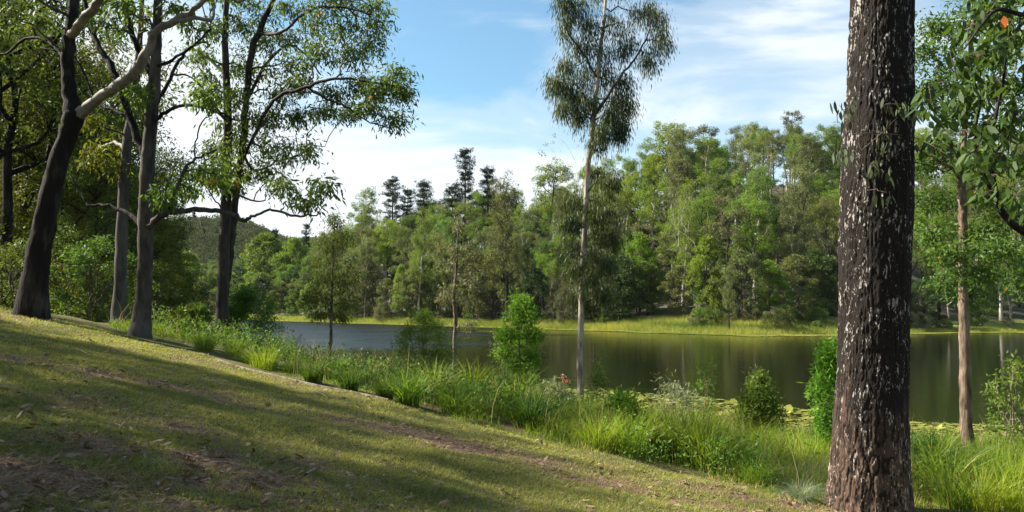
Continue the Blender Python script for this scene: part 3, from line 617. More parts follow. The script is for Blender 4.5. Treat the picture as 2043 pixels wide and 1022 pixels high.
# --- hand-placed trees of the far bank: (kind, px, t beyond shore, top py, wide, label)
FARH = [
 ('gumo', 1012, 2.5, 335, 0.8, 'tall dark trunked tree standing at the far waterline behind the bright sapling', 2),
 ('gumo', 1052, 6, 470, 0.8, 'shorter dark trunked tree right of the tall one at the far waterline', 2),
 ('pine', 928, 70, 298, 1.1, 'tallest hoop pine on the skyline, narrow and dark', 0),
 ('pine', 973, 72, 332, 1.05, 'hoop pine just right of the tallest one on the skyline', 1),
 ('pine', 782, 66, 355, 1.2, 'hoop pine at the left end of the skyline row', 2),
 ('pine', 812, 70, 378, 1.2, 'second hoop pine from the left in the skyline row', 0),
 ('pine', 845, 64, 360, 1.3, 'broad hoop pine in the middle of the skyline row', 1),
 ('pine', 902, 60, 370, 1.3, 'lower hoop pine left of the tallest one', 2),
 ('pine', 610, 75, 447, 0.9, 'lone small hoop pine above the left slope', 0),
 ('pine', 548, 80, 456, 0.7, 'small slim hoop pine left of the lone one', 1),
 ('gumy', 725, 48, 368, 0.9, 'pale topped yellow green gum at the left shoulder of the hill', 1),
 ('gumy', 1330, 62, 232, 1.15, 'big spreading yellow green gum with black trunk on the skyline', 0),
 ('gumo', 1362, 52, 240, 1.0, 'tall gum with long red bark strips beside the spreading gum', 0),
 ('gumy', 1090, 55, 312, 1.2, 'broad yellow green gum on the skyline right of the dark trunked tree', 2),
 ('gumg', 1580, 85, 212, 1.0, 'grey gum rising highest on the right skyline', 0),
 ('bare', 1150, 70, 278, 1.0, 'bare pale branched gum on the skyline behind the slender near gum', 0),
 ('bare', 1270, 78, 300, 0.8, 'small bare gum in the skyline dip', 1),
 ('gum', 1505, 22, 330, 1.0, 'gum with tall white trunk amid the right slope', 0),
 ('gum', 835, 5, 420, 0.8, 'gum with thin white trunk by the far shore', 0),
 ('gumo', 728, 5, 470, 0.7, 'slim pale trunked gum standing at the reeds left of centre', 1),
 ('roundy', 1410, 9, 478, 0.95, 'bright green conical tree behind the right reeds', 0),
 ('roundy', 1275, 12, 470, 0.9, 'bright green tree left of the conical one', 1),
 ('roundy', 1635, 35, 405, 1.1, 'domed yellow tipped tree left of the big trunk', 2),
 ('roundy', 1390, 40, 408, 0.9, 'vivid green tree glowing in the middle of the slope', 1),
 ('roundy', 858, 38, 476, 0.7, 'small vivid yellow green tree against dark slope', 0),
 ('roundy', 800, 6, 532, 0.6, 'narrow yellow green tree by the centre left shore', 1),
 ('roundy', 528, 38, 470, 1.2, 'lime green dome tree on the left shoulder', 2),
 ('roundy', 585, 42, 478, 1.0, 'lime green tree right of the lime dome', 0),
 ('roundd', 482, 12, 555, 0.8, 'small glossy dark tree near the left shore', 0),
 ('gumo', 1453, 1.5, 520, 0.75, 'young forked tree with dark trunk at the front of the right reeds', 2),
 ('roundy', 375, 24, 505, 1.1, 'yellow green tree above the far left reeds', 2),
 ('roundg', 1575, 2.0, 628, 0.7, 'straw coloured bush in the right reeds', 0),
 ('roundg', 1125, 3, 575, 0.7, 'small grey tree with pale stems at the centre shore', 0),
 ('roundm', 1215, 5, 575, 0.7, 'small light green tree just right of the slender near gum', 1),
 ('roundg', 760, 2, 610, 1.0, 'fallen brush heap in the reeds left of centre', 1),
]
for key, px, t, top, wide, lab, idx in FARH:
    a = (px - W0 / 2) / F; y = float(far_shore(a)) + t; x = a * y; z = float(far_z(x, y)); h = (EYE + ray(px, top).z * y - z) / 1.0
    h = max(h, 1.5)
    o = place(key, x, y, z, h, wide=wide * (9 / max(h, 3) if key.startswith('round') and h < 9 else 1.0) ** 0.35, idx=idx, label=lab, group='forest across the lake')
# --- filled forest, sampled so that trunks keep apart
def forest():
    rng = np.random.default_rng(77); pts = []
    hp = [((p[1] - W0 / 2) / F, p[2]) for p in FARH]
    def ok(x, y, r): return all((x - a) ** 2 + (y - b) ** 2 > max(r, c) ** 2 for a, b, c in pts)
    def add(key, x, y, h, wide, meta): place(key, x, y, float(far_z(x, y)) - 0.1, h, wide=wide, group='forest across the lake', meta=meta)
    # row 0: bushes and trees right behind the reeds
    px = -60.0
    while px < 2150:
        a = (px - W0 / 2) / F; t = 5 + 3.5 * rng.random() + (3 if 1250 < px < 1690 else 0) + (3 if px < 420 else 0); y = far_shore(a) + t; x = a * y
        if px < 620: key = rng.choice(['round', 'roundm', 'roundg', 'roundd'], p=[.35, .35, .15, .15])
        elif px < 1000: key = rng.choice(['round', 'roundg', 'roundm', 'roundd'], p=[.45, .25, .2, .1])
        elif px < 1260: key = rng.choice(['round', 'roundd', 'roundg', 'gumo'], p=[.4, .3, .2, .1])
        else: key = rng.choice(['roundm', 'roundd', 'roundy', 'round', 'gum'], p=[.25, .2, .25, .2, .1])
        h = (5.0 + 4.0 * rng.random()) * (1.35 if 640 < px < 1240 else 1.0) * (1.7 if key.startswith('gum') else 1)
        add(key, x, y, h, 1.0 if key.startswith('gum') else 1.05, 0); pts.append((x, y, 2.5))
        px += 3.6 * F / y * (0.7 + 0.6 * rng.random())
    # the slope behind
    for _ in range(26000):
        px = rng.uniform(-60, 2200); a = (px - W0 / 2) / F; t = 11 + 92 * rng.random() ** 1.15; y = far_shore(a) + t; x = a * y
        r = 2.75 + 0.010 * t + (0.8 if px < 560 else 0)
        if len(pts) > 560 or (px < 215 and t > 22) or (1720 < px < 1790 and t < 60) or not ok(x, y, r): continue
        nn_ = float(fbm(np.array([x * 0.035]), np.array([y * 0.035]), 19, 2)[0])
        if px < 620: key = rng.choice(['round', 'roundm', 'roundy', 'gum', 'roundd'], p=[.36, .30, .10, .12, .12]); h = 7.5 + 4 * rng.random() if key[0] == 'r' else 12 + 3 * rng.random()
        elif px < 1180: key = rng.choice(['gumo', 'gum', 'gumy', 'roundd', 'gumg', 'roundy', 'round', 'gumt'], p=[.22, .20, .11, .15, .04, .06, .06, .16]); h = 11 + 7 * rng.random()
        else: key = rng.choice(['gumo', 'gum', 'gumy', 'gumg', 'bare', 'roundm', 'roundy', 'roundd', 'gumt'], p=[.18, .19, .15, .10, .03, .06, .07, .04, .18]); h = 11 + 9 * rng.random()
        if key.startswith('round') and px > 620: h = 8 + 3.5 * rng.random()
        if t < 24: h *= 0.85
        zr = float(far_z(x, y)); sky = np.interp(px, [-60, 330, 480, 560, 640, 700, 760, 900, 1000, 1080, 1180, 1230, 1290, 1400, 1500, 1600, 2200], [470, 470, 495, 485, 465, 415, 392, 385, 345, 330, 320, 330, 280, 262, 250, 240, 240]) + rng.normal(0, 15)
        h = min(h, EYE + ray(px, sky).z * y - zr)
        if h < 4: continue
        add(key, x, y, h, 1.0 if key.startswith('round') else 1.12, 1 if t < 45 else 2); pts.append((x, y, r))
    for px in list(rng.uniform(1250, 1690, 18)) + list(rng.uniform(440, 1240, 14)) + list(rng.uniform(1820, 2050, 6)):
        a = (px - W0 / 2) / F; t = 2.0 + 6.0 * rng.random(); y = far_shore(a) + t; add('shrub', a * y, y, 0.9 + 1.6 * rng.random(), 1.0, 3)
forest()
# labels: kind, size, tier and neighbours; ordinals only where several would still share one
KW = {'gumt': 'slim white trunked gum', 'gum': 'mid green gum', 'gumy': 'yellow green gum', 'gumo': 'dull olive gum', 'gumg': 'thin greyish gum', 'round': 'olive bushy tree', 'roundm': 'mid green bushy tree', 'roundy': 'yellow green bushy tree',
      'roundd': 'dark green bushy tree', 'roundg': 'greyish bushy tree', 'bare': 'bare pale gum', 'shrub': 'low bush', 'pine': 'dark pine'}
SECT = [(330, 'behind the left wood'), (460, 'left of the double gum'), (600, 'above the ruffled water'), (740, 'behind the small dark tree'), (860, 'below the hoop pine row'), (980, 'below the tallest pine'),
        (1110, 'behind the bright sapling'), (1230, 'behind the slender gum'), (1340, 'below the spreading gum'), (1470, 'around the conical tree'), (1590, 'above the straw bush'), (1690, 'left of the big trunk'), (1830, 'behind the big trunk'), (1930, 'left of the pinkish trunk'), (9999, 'right of the pinkish trunk')]
def label_forest():
    from collections import defaultdict
    d = defaultdict(list)
    for r, key, x, y, h, m_ in PLACED:
        p = px_of(x, y); sec = next(s for lim, s in SECT if p < lim); tier = ['on far shore', 'on lower slope', 'on upper slope', 'in the reeds'][m_]
        sz = 'tall ' if h > 15 else ('small ' if h < 8 and m_ < 3 else '')
        d[f'{sz}{KW[key]} {tier} {sec}'].append((p, r))
    od = ['first', 'second', 'third', 'fourth', 'fifth', 'sixth', 'seventh', 'eighth', 'ninth', 'tenth', 'eleventh', 'twelfth']
    for lab, it in d.items():
        it.sort(key=lambda q: q[0])
        for i, (p, r) in enumerate(it):
            r['label'] = lab if len(it) == 1 or len(it) > 12 else (lab + (', left one' if i == 0 else ', right one') if len(it) == 2 else f'{lab}, {od[i]} from left')
label_forest()
# --- distant wooded hill: one mass
def distant_wood():
    rng = np.random.default_rng(15); g = Geo(); C = []
    for _ in range(3000):
        px = rng.uniform(60, 760); a = (px - W0 / 2) / F; y = rng.uniform(330, 640); C.append((a * y, y))
    C = np.array(C); z = far_z(C[:, 0], C[:, 1])
    for (x, y), zz in zip(C, z):
        hh = 9 + 5 * rng.random(); n = 110; p = ball(rng, n, 0.6) * np.array((3.8, 3.8, 4.0))
        p[:, :2] *= 1.0; base = rng.random() * 0.5
        leaves(g, rng, np.array((x, y, zz + hh - 3)) + p, 1.1, 0.8, 0.0, lv=np.clip(base + 0.45 * rng.random(n), 0, 0.94), out=unit(p) * 0.2)
        if rng.random() < 0.3: tube(g, [(x, y, zz, .2), (x, y, zz + hh - 2, .12)], 3, 0.9)
    tag(obj('distant_forest', g, M['distant']), 'hazy forest covering the distant hill at the left end of the lake', 'forest', None, 'stuff')
distant_wood()

# ------------------------------------------------------------------ trees traced in three dimensions
class PixTree:
    def __init__(s, name, label, cat, D, base_px, seed, group=None):
        s.D = D; s.rng = np.random.default_rng(seed); x = (base_px - W0 / 2) / F * D
        s.base = np.array((x, D, nz(x, D))); s.root = empty(name, s.base, label, cat, group); s.S = []; s.tw = Geo(); s.cr = Geo()
    def path(s, pts, k=4):
        """pts: (px, py, width_px, depth offset)"""
        out = []
        for p in pts:
            dz = p[3] if len(p) > 3 else 0.0; c = at(p[0], p[1], s.D + dz); out.append((*c, 0.5 * p[2] * (s.D + dz) / F))
        return np.array(out)
    def trunk(s, pts, mat, sides=14, rough=0.10, name='trunk', flare=True, sink=True):
        P = s.path(pts)
        if sink: P[0, 2] = min(P[0, 2], s.base[2] - 0.25); P[0, :2] = s.base[:2] if abs(P[0, 0] - s.base[0]) < 0.6 else P[0, :2]
        P = smooth_path(P, 6)
        if flare:
            hgt = P[:, 2] - s.base[2]; P[:, 3] *= 1 + 0.45 * np.exp(-np.maximum(hgt, 0) / 0.35)
        P[1:-1, :3] += s.rng.normal(0, 0.006, (len(P) - 2, 3)); g = Geo(); tube(g, P, sides, 0.5, rough, s.rng)
        obj(name, g, M[mat], s.root, True, s.base); s.S.append(P); return P
    def limb(s, pts, mat, sides=8, join=True, name='limb'):
        P = s.path(pts)
        if join and s.S:
            A = np.concatenate(s.S); j = np.argmin(np.sum((A[:, :3] - P[0, :3]) ** 2, 1)); P[0, :3] = A[j, :3]
        P = smooth_path(P, 5); P[1:, :3] += s.rng.normal(0, 0.012, (len(P) - 1, 3))
        g = Geo(); tube(g, P, sides, 0.5, 0.14, s.rng); obj(name, g, M[mat], s.root, True, s.base); s.S.append(P); return P
    def blobs(s, B, leaf=(0.15, 0.040), sub=9, nleaf=60, droop=0.5, subr=0.26, flat=0.8, tone=0.25, thr=0.012):
        """B: (px, py, rx, ry, depth offset)"""
        rng = s.rng; A = np.concatenate(s.S) if s.S else None
        for b in B:
            dz = b[4] if len(b) > 4 else rng.normal(0, 0.9); C = at(b[0], b[1], s.D + dz); sc = (s.D + dz) / F; rx, ry = b[2] * sc, b[3] * sc
            if A is not None:
                w = np.sum((A[:, :3] - C) ** 2, 1) + 2.0 * np.maximum(A[:, 2] - C[2] + 0.2, 0) ** 2; q = A[np.argmin(w)]
                tw = twig(s.tw, rng, q[:3], C, min(0.032, max(q[3] * 0.7, 0.012)), thr, 5, 0.05, 6, 0.045)
            area = max(1.0, (rx * ry) / 0.45); k = max(4, int(sub * area)); pc = C + ball(rng, k, 0.45) * np.array((rx, max(rx * 0.9, .3), ry))
            anchors = np.vstack((tw[3:] if A is not None else C[None], C + ball(rng, 4, 0) * np.array((rx, rx, ry)) * 0.45))
            for a2 in anchors[-4:]: twig(s.tw, rng, C, a2, thr, 0.007, 3, 0.03, 3, 0.08)
            for p in pc:
                an = anchors[np.argmin(np.sum((anchors - p) ** 2, 1))]; twig(s.tw, rng, an, p + np.array((0, 0, 0.05)), 0.008, 0.003, 3, 0.06, 3, 0.07)
                n = int(nleaf * (0.6 + 0.8 * rng.random())); r = subr * (0.7 + 0.7 * rng.random())
                o_ = rng.normal(0, 0.45, (n, 3)) * np.array((r, r, r * flat)); tn = rng.random() * 2 * tone - tone
                leaves(s.cr, rng, p + o_, leaf[0], leaf[1], droop, lv=np.clip(0.2 + 0.6 * rng.random(n) + tn, 0, 1), out=unit(o_) * 0.25)
    def done(s, leafmat, twigmat='twig'):
        leafy('crown', s.cr, s.tw, leafmat, twigmat, s.root, s.base)

# leaning dark gum with a pale limb, far left
t = PixTree('gum_tree', 'leaning dark gum at the left with a smooth pale grey limb crossing to the right', 'tree', 15.6, 62, 1, 'large gums at the lawn edge')
t.trunk([(60, 640, 52), (72, 540, 46), (88, 450, 42), (112, 340, 37), (135, 270, 36), (150, 225, 40)], 'bark_dark', 18, 0.14)
t.limb([(148, 235, 40), (139, 175, 27, .1), (136, 110, 25, .2), (143, 50, 23, .3), (150, -40, 20, .4), (160, -220, 14, .6), (150, -420, 8, .2)], 'bark_dark', 12)
t.limb([(150, 236, 30), (176, 212, 21, -.1), (215, 183, 20, -.4), (262, 150, 21, -.7), (292, 108, 19, -.9), (314, 62, 15, -1.1), (350, 40, 14, -1.3), (395, 12, 11, -1.4), (425, -25, 9, -1.6), (470, -140, 6, -1.9)], 'bark_pale', 14)
t.limb([(312, 66, 13, -1.1), (345, 44, 11, -1.3), (390, 37, 9, -1.3), (424, 38, 7, -1.2), (426, 5, 6, -1.0)], 'bark_pale', 8)
t.limb([(140, 80, 18, .3), (162, 45, 18, -.2), (188, 15, 17, -.5), (215, -30, 14, -.9), (260, -160, 9, -1.4)], 'bark_pale', 10)
t.limb([(137, 130, 9, .2), (100, 85, 7, .6), (55, 75, 6, 1.0), (25, 100, 5, 1.2), (0, 110, 4, 1.3)], 'bark_dark', 7)
t.blobs([(60, 45, 50, 32), (20, 20, 40, 30), (-40, -30, 60, 50), (30, -80, 70, 50), (110, -120, 60, 50), (215, -110, 60, 45), (300, -90, 60, 40), (430, -110, 60, 40), (380, -190, 70, 50), (150, -280, 90, 60), (40, -220, 80, 60), (120, -420, 80, 60), (250, -260, 70, 60)], sub=5, nleaf=46)
t.done('gum_leaf')
# upright grey gum with low right limb
t = PixTree('gum_tree', 'upright grey gum with a long bare limb reaching right over the water', 'tree', 15.6, 280, 2, 'large gums at the lawn edge')
t.trunk([(281, 690, 36), (286, 600, 30), (290, 520, 29), (291, 430, 29), (294, 340, 27), (300, 260, 25), (307, 180, 22), (312, 90, 20), (316, 0, 17), (322, -120, 13), (330, -280, 8)], 'bark_grey', 18, 0.12)
t.limb([(291, 318, 18), (272, 268, 15, .1), (243, 190, 14, .3), (222, 130, 13, .5), (196, 92, 11, .7), (178, 40, 10, 1), (165, -30, 8, 1.2), (150, -130, 5, 1.5)], 'bark_dark', 9)
t.limb([(300, 170, 13), (276, 100, 12, .3), (258, 45, 11, .5), (240, -20, 9, .6), (235, -120, 5, .9)], 'bark_dark', 8)
t.limb([(296, 462, 15), (312, 438, 14, -.2), (335, 424, 12, -.4), (380, 419, 11, -.6), (430, 421, 10, -.8), (468, 428, 9, -.9), (486, 441, 8, -.9), (505, 430, 6, -1), (545, 421, 5, -1.1), (590, 432, 5, -1.2), (632, 430, 3, -1.2)], 'bark_grey', 9)
t.limb([(338, 424, 9, -.4), (356, 370, 7, -.2), (378, 325, 6, 0), (400, 312, 5, .1), (430, 300, 4, .2)], 'bark_grey', 6)
t.limb([(385, 320, 4, 0), (392, 275, 3, .1), (405, 240, 3, .1), (432, 222, 2, .2)], 'bark_grey', 5)
t.limb([(395, 421, 6, -.6), (385, 428, 5, -.9), (402, 448, 4, -1.2), (408, 464, 3, -1.3)], 'bark_grey', 5)
t.limb([(286, 460, 13), (268, 435, 10, .2), (240, 420, 8, .4), (205, 409, 6, .6), (178, 411, 5, .7), (165, 390, 3, .8), (140, 350, 3, .9)], 'bark_dark', 7)
t.limb([(312, 246, 9), (330, 225, 8, -.2), (365, 211, 7, -.5), (400, 214, 6, -.7), (440, 226, 5, -.9), (468, 238, 4, -1)], 'bark_dark', 6)
t.limb([(312, 225, 10), (330, 175, 8, .2), (352, 130, 7, .4), (380, 95, 6, .6), (410, 85, 4, .8)], 'bark_dark', 6)
t.limb([(318, 140, 8), (350, 115, 6, -.3), (380, 95, 5, -.6), (420, 60, 4, -1)], 'bark_dark', 6)
t.limb([(290, 240, 6, .2), (240, 225, 6, .5), (190, 200, 5, .8), (150, 115, 4, 1.0), (80, 95, 3, 1.3)], 'bark_dark', 6)
t.blobs([(270, 195, 20, 16), (210, 55, 35, 24), (400, 160, 28, 16), (395, 60, 30, 22), (640, 372, 26, 20, -1.2), (608, 398, 26, 14, -1.2), (330, 385, 14, 12), (425, 345, 24, 14), (380, 375, 18, 12), (400, 185, 26, 16), (255, 20, 30, 20), (280, 190, 16, 12), (345, 20, 30, 18),
         (240, -90, 60, 40), (330, -90, 60, 50), (160, -140, 50, 40), (330, -250, 80, 60), (420, -30, 40, 25), (200, -10, 30, 20), (340, -380, 60, 50)], sub=6, nleaf=40)
t.done('gum_leaf')
# pale grey gum behind
t = PixTree('gum_tree', 'pale slim grey gum close behind the upright one, bare trunk', 'tree', 19.0, 235, 3, 'large gums at the lawn edge')
t.trunk([(234, 720, 28), (238, 600, 24), (242, 500, 22), (246, 400, 21), (252, 300, 19), (262, 230, 16), (272, 150, 13), (280, 60, 11), (285, -60, 9), (290, -220, 6)], 'bark_mid', 14)
t.limb([(252, 300, 11), (230, 285, 7, .5), (195, 300, 6, 1), (165, 330, 4, 1.3)], 'bark_pale', 6)
t.limb([(258, 250, 10), (285, 200, 7, .3), (300, 140, 6, .5), (290, 90, 4, .6)], 'bark_grey', 6)
t.blobs([(170, 300, 40, 24), (215, 330, 30, 22), (300, 130, 30, 22), (240, 280, 24, 18), (290, 40, 40, 26), (230, -30, 50, 36), (310, -120, 70, 50), (260, -220, 70, 50), (180, 250, 26, 18)], sub=5, nleaf=44)
t.done('wood_leaf')
# double-stemmed gum with the big spreading crown
t = PixTree('gum_tree', 'double stemmed gum with a wide leafy crown spreading right into the blue sky', 'tree', 21.5, 440, 4, 'large gums at the lawn edge')
t.trunk([(438, 705, 27), (443, 620, 24), (446, 540, 22), (449, 440, 21), (453, 340, 18), (455, 240, 17), (451, 150, 14), (449, 60, 12), (455, -40, 10), (460, -160, 7)], 'bark_grey', 16, 0.12)
t.limb([(449, 600, 15), (455, 540, 15, .2), (462, 470, 15, .3), (470, 400, 14, .35), (478, 330, 13, .3), (488, 260, 14, .2), (492, 190, 13, .1), (500, 110, 13, 0), (520, 55, 12, -.2), (545, 0, 10, -.4), (575, -80, 7, -.6), (620, -190, 4, -.8)], 'bark_grey', 12, name='stem')
t.limb([(478, 330, 8), (500, 285, 7, -.5), (530, 225, 7, -1), (560, 190, 7, -1.4), (600, 178, 7, -1.8), (650, 160, 6, -2.1), (700, 158, 5, -2.3), (760, 168, 4, -2.4), (800, 175, 2, -2.4)], 'bark_grey', 7)
t.limb([(612, 175, 5, -1.8), (655, 200, 4, -1.6), (690, 212, 4, -1.5), (730, 240, 3, -1.4), (775, 255, 2, -1.3)], 'bark_grey', 6)
t.limb([(492, 200, 8), (530, 130, 6, .6), (575, 90, 5, 1.2), (610, 110, 4, 1.6), (640, 150, 3, 1.8)], 'bark_grey', 6)
t.limb([(515, 62, 8, -.2), (560, 65, 6, -.8), (620, 20, 5, -1.2), (680, 15, 4, -1.5), (740, 30, 3, -1.8)], 'bark_grey', 6)
t.limb([(480, 320, 6), (510, 340, 5, .5), (560, 320, 4, .9), (600, 310, 3, 1.2)], 'twig', 5)
t.limb([(474, 380, 5), (500, 400, 4, -.3), (530, 400, 3, -.5)], 'twig', 5)
t.limb([(455, 235, 7), (420, 215, 6, -.3), (385, 212, 4, -.6)], 'twig', 5)
t.limb([(450, 150, 6), (420, 120, 5, .5), (390, 100, 4, .8)], 'twig', 5)
t.limb([(456, 420, 4), (425, 395, 3, -.3), (395, 350, 3, -.5)], 'twig', 5)
t.blobs([(520, 20, 36, 26), (580, 20, 36, 28), (640, 15, 38, 26), (700, 12, 36, 26), (750, 15, 26, 20), (755, 55, 24, 18), (690, 60, 34, 22), (620, 65, 34, 24), (565, 70, 30, 22), (735, 95, 26, 16),
         (700, 110, 28, 16), (640, 110, 30, 18), (585, 125, 30, 20), (785, 150, 26, 16, -2.4), (800, 180, 18, 14, -2.4), (755, 175, 22, 12, -2.3), (715, 165, 24, 14), (665, 190, 28, 16), (740, 215, 24, 12, -1.4), (785, 240, 18, 12, -1.3), (700, 225, 24, 12), (640, 225, 24, 14), (600, 165, 28, 16),
         (560, 190, 30, 18), (530, 150, 30, 20), (520, 90, 30, 24), (480, 130, 28, 24), (545, 240, 28, 18), (590, 235, 22, 14), (500, 235, 30, 22), (470, 190, 24, 20), (520, 290, 34, 24), (565, 300, 30, 20), (610, 300, 18, 16), (480, 290, 30, 26), (450, 260, 26, 22), (540, 345, 24, 16), (490, 345, 22, 18), (445, 330, 22, 16), (430, 300, 18, 12),
         (420, 190, 20, 14), (430, 60, 26, 18), (480, 50, 26, 20), (470, 0, 30, 20), (405, 110, 24, 16), (560, 370, 16, 10), (460, 370, 18, 12), (430, 360, 14, 12), (395, 340, 14, 10),
         (520, -70, 60, 40), (620, -70, 60, 40), (700, -60, 50, 36), (580, -170, 70, 50), (460, -170, 60, 50), (660, -160, 50, 40)], sub=9, nleaf=50, leaf=(0.15, 0.040), subr=0.34)
t.done('gum_leaf')
# slender gum before the lake
t = PixTree('slender_gum', 'slender pale gum before the water, tall drooping dark crown against the sky', 'tree', 24.2, 1160, 5)
t.trunk([(1160, 850, 15), (1159, 790, 13), (1157, 720, 12), (1159, 650, 12), (1161, 560, 11.5), (1166, 480, 11), (1169, 400, 11), (1173, 330, 11), (1181, 270, 10), (1184, 235, 11), (1190, 180, 8), (1197, 110, 7), (1206, 30, 6), (1212, -60, 4), (1214, -150, 2)], 'bark_mottled', 12, 0.12)
t.limb([(1184, 236, 8), (1197, 215, 7, -.2), (1215, 188, 6, -.4), (1240, 150, 5, -.6), (1272, 110, 4, -.8), (1295, 60, 3, -.9), (1300, 10, 2, -.9)], 'bark_grey', 7)
t.limb([(1187, 220, 6), (1165, 190, 5, .3), (1140, 160, 4, .5), (1120, 160, 3, .6)], 'bark_grey', 6)
t.limb([(1192, 160, 5), (1165, 110, 4, -.3), (1130, 60, 3, -.5), (1120, 10, 2, -.6)], 'bark_grey', 5)
t.limb([(1170, 385, 4), (1190, 360, 3, -.3), (1215, 350, 2, -.5)], 'bark_grey', 5)
t.limb([(1163, 540, 4), (1190, 500, 3, .3), (1215, 480, 2, .4)], 'bark_grey', 5)
up = [(1215, -10, 60, 30), (1155, 10, 26, 28), (1122, 8, 13, 24), (1132, 52, 13, 22), (1180, 50, 30, 28), (1235, 45, 34, 32), (1285, 25, 26, 30), (1312, 40, 18, 30), (1320, 85, 13, 28), (1295, 115, 20, 24), (1255, 100, 22, 24), (1200, 100, 30, 28), (1155, 95, 24, 24), (1130, 130, 14, 12), (1105, 165, 12, 14), (1128, 180, 16, 18), (1165, 150, 26, 24), (1210, 150, 24, 24), (1245, 170, 20, 24), (1250, 210, 20, 22),
      (1225, 200, 18, 22), (1125, 215, 11, 14), (1150, 195, 16, 18), (1155, 235, 12, 12), (1175, 205, 14, 14), (1235, 245, 22, 14), (1200, 260, 12, 12), (1215, 230, 16, 18), (1192, 285, 6, 8), (1235, 268, 10, 8), (1190, -60, 50, 30), (1250, -70, 44, 30), (1215, -130, 34, 26)]
for k_, (a_, b_, c_, d_) in enumerate(up): t.blobs([(a_, b_, c_ * 0.85, d_ * 0.85, float(t.rng.normal(0, 0.5)))], leaf=(0.17, 0.022), sub=14, nleaf=58, droop=0.82, subr=0.30, flat=1.25, thr=0.006)
low = [(1185, 350, 26, 14), (1215, 365, 20, 16), (1200, 395, 34, 18), (1150, 400, 24, 14), (1170, 430, 30, 18), (1215, 430, 28, 18), (1140, 445, 18, 14), (1190, 470, 36, 20), (1225, 480, 18, 18), (1150, 490, 22, 16), (1180, 520, 36, 20), (1215, 530, 22, 18), (1145, 540, 18, 16), (1180, 565, 34, 18), (1210, 590, 20, 14), (1150, 590, 20, 12), (1180, 610, 20, 10)]
for q in low: t.blobs([(q[0], q[1], q[2] * .9, q[3] * .9, float(t.rng.normal(0, 0.5)))], leaf=(0.17, 0.026), sub=12, nleaf=52, droop=0.75, subr=0.22, flat=1.2, thr=0.006)
t.done('gum_leaf_dark')
# saplings standing along the shore
t = PixTree('young_tree', 'small dark leaved tree with thin straight trunk before the ruffled water', 'tree', 44.0, 659, 6)
t.trunk([(659, 745, 8), (660, 680, 7), (661, 620, 6), (663, 560, 5), (665, 500, 4), (668, 430, 2)], 'bark_brown', 8)
for q in [(668, 440, 14, 14), (655, 480, 26, 18), (685, 480, 22, 16), (665, 520, 40, 18), (640, 550, 26, 18), (690, 550, 28, 18), (665, 570, 40, 18), (625, 595, 22, 16), (660, 605, 40, 16), (700, 600, 22, 16), (645, 628, 24, 8), (685, 630, 22, 8)]:
    t.blobs([(*q, float(t.rng.normal(0, 0.5)))], leaf=(0.18, 0.045), sub=10, nleaf=60, droop=0.5, subr=0.42)
t.done('gum_leaf')
t = PixTree('young_tree', 'thin young tree with knobbly dark trunk and sparse grey leaves left of the bright sapling', 'tree', 40.0, 908, 7)
t.trunk([(908, 740, 9), (907, 690, 8), (909, 640, 8), (906, 590, 7), (910, 540, 5), (913, 480, 4), (915, 430, 2)], 'bark_brown', 8, 0.25)
for q in [(912, 450, 18, 12), (900, 490, 30, 16), (930, 500, 28, 16), (890, 530, 24, 14), (925, 545, 34, 16), (950, 570, 20, 12), (900, 580, 26, 12), (930, 600, 26, 10), (885, 600, 16, 8), (935, 650, 10, 5)]:
    t.blobs([(*q, float(t.rng.normal(0, 0.5)))], leaf=(0.18, 0.045), sub=6, nleaf=46, droop=0.55, subr=0.30)
t.done('grey_green')
t = PixTree('leafy_sapling', 'bright green leafy sapling standing before the water, left of the slender gum', 'sapling', 26.5, 1033, 8)
for e in ((1033, 800, 1035, 640, 4), (1033, 800, 1010, 700, 3), (1036, 800, 1060, 690, 3)):
    t.trunk([(e[0], e[1], e[4]), ((e[0] + e[2]) / 2 + 2, (e[1] + e[3]) / 2, e[4] * .8), (e[2], e[3], e[4] * .4)], 'bark_brown', 6, 0.1, 'stem', False)
for q in [(1040, 605, 16, 12), (1025, 630, 22, 16), (1055, 630, 20, 16), (1040, 655, 34, 16), (1010, 670, 20, 14), (1065, 670, 14, 16), (1035, 690, 36, 16), (1005, 705, 18, 12), (1060, 715, 18, 14), (1030, 730, 26, 12), (1050, 755, 20, 10), (1060, 770, 14, 8)]:
    t.blobs([(*q, float(t.rng.normal(0, 0.3)))], leaf=(0.14, 0.034), sub=20, nleaf=36, droop=0.15, subr=0.27, thr=0.005)
t.done('bright')
# tree on the right with pinkish trunk
t = PixTree('lakeside_tree', 'young tree at the right with a pale pinkish trunk and open glossy crown', 'tree', 15.1, 1926, 9)
t.trunk([(1927, 930, 27), (1928, 860, 22), (1926, 780, 21), (1925, 700, 20), (1922, 620, 19), (1922, 540, 17), (1921, 450, 16), (1919, 370, 15), (1922, 300, 12), (1930, 200, 9), (1938, 100, 7), (1945, 0, 5), (1950, -100, 3)], 'bark_brown', 14, 0.2)
t.limb([(1920, 360, 9), (1890, 330, 6, -.3), (1850, 310, 5, -.5), (1820, 290, 3, -.6)], 'bark_brown', 6)
t.limb([(1922, 330, 8), (1960, 260, 6, .3), (2000, 200, 5, .5), (2030, 120, 4, .6)], 'bark_brown', 6)
t.limb([(1925, 260, 7), (1890, 180, 5, .4), (1865, 110, 4, .5), (1860, 50, 3, .5)], 'bark_brown', 6)
t.limb([(1922, 400, 7), (1975, 350, 5, -.4), (2030, 330, 4, -.5)], 'bark_brown', 6)
t.limb([(1922, 520, 5), (1900, 480, 4, .2), (1860, 460, 3, .4)], 'bark_brown', 5)
t.limb([(1923, 560, 5), (1960, 530, 4, -.2), (2010, 520, 3, -.3)], 'bark_brown', 5)
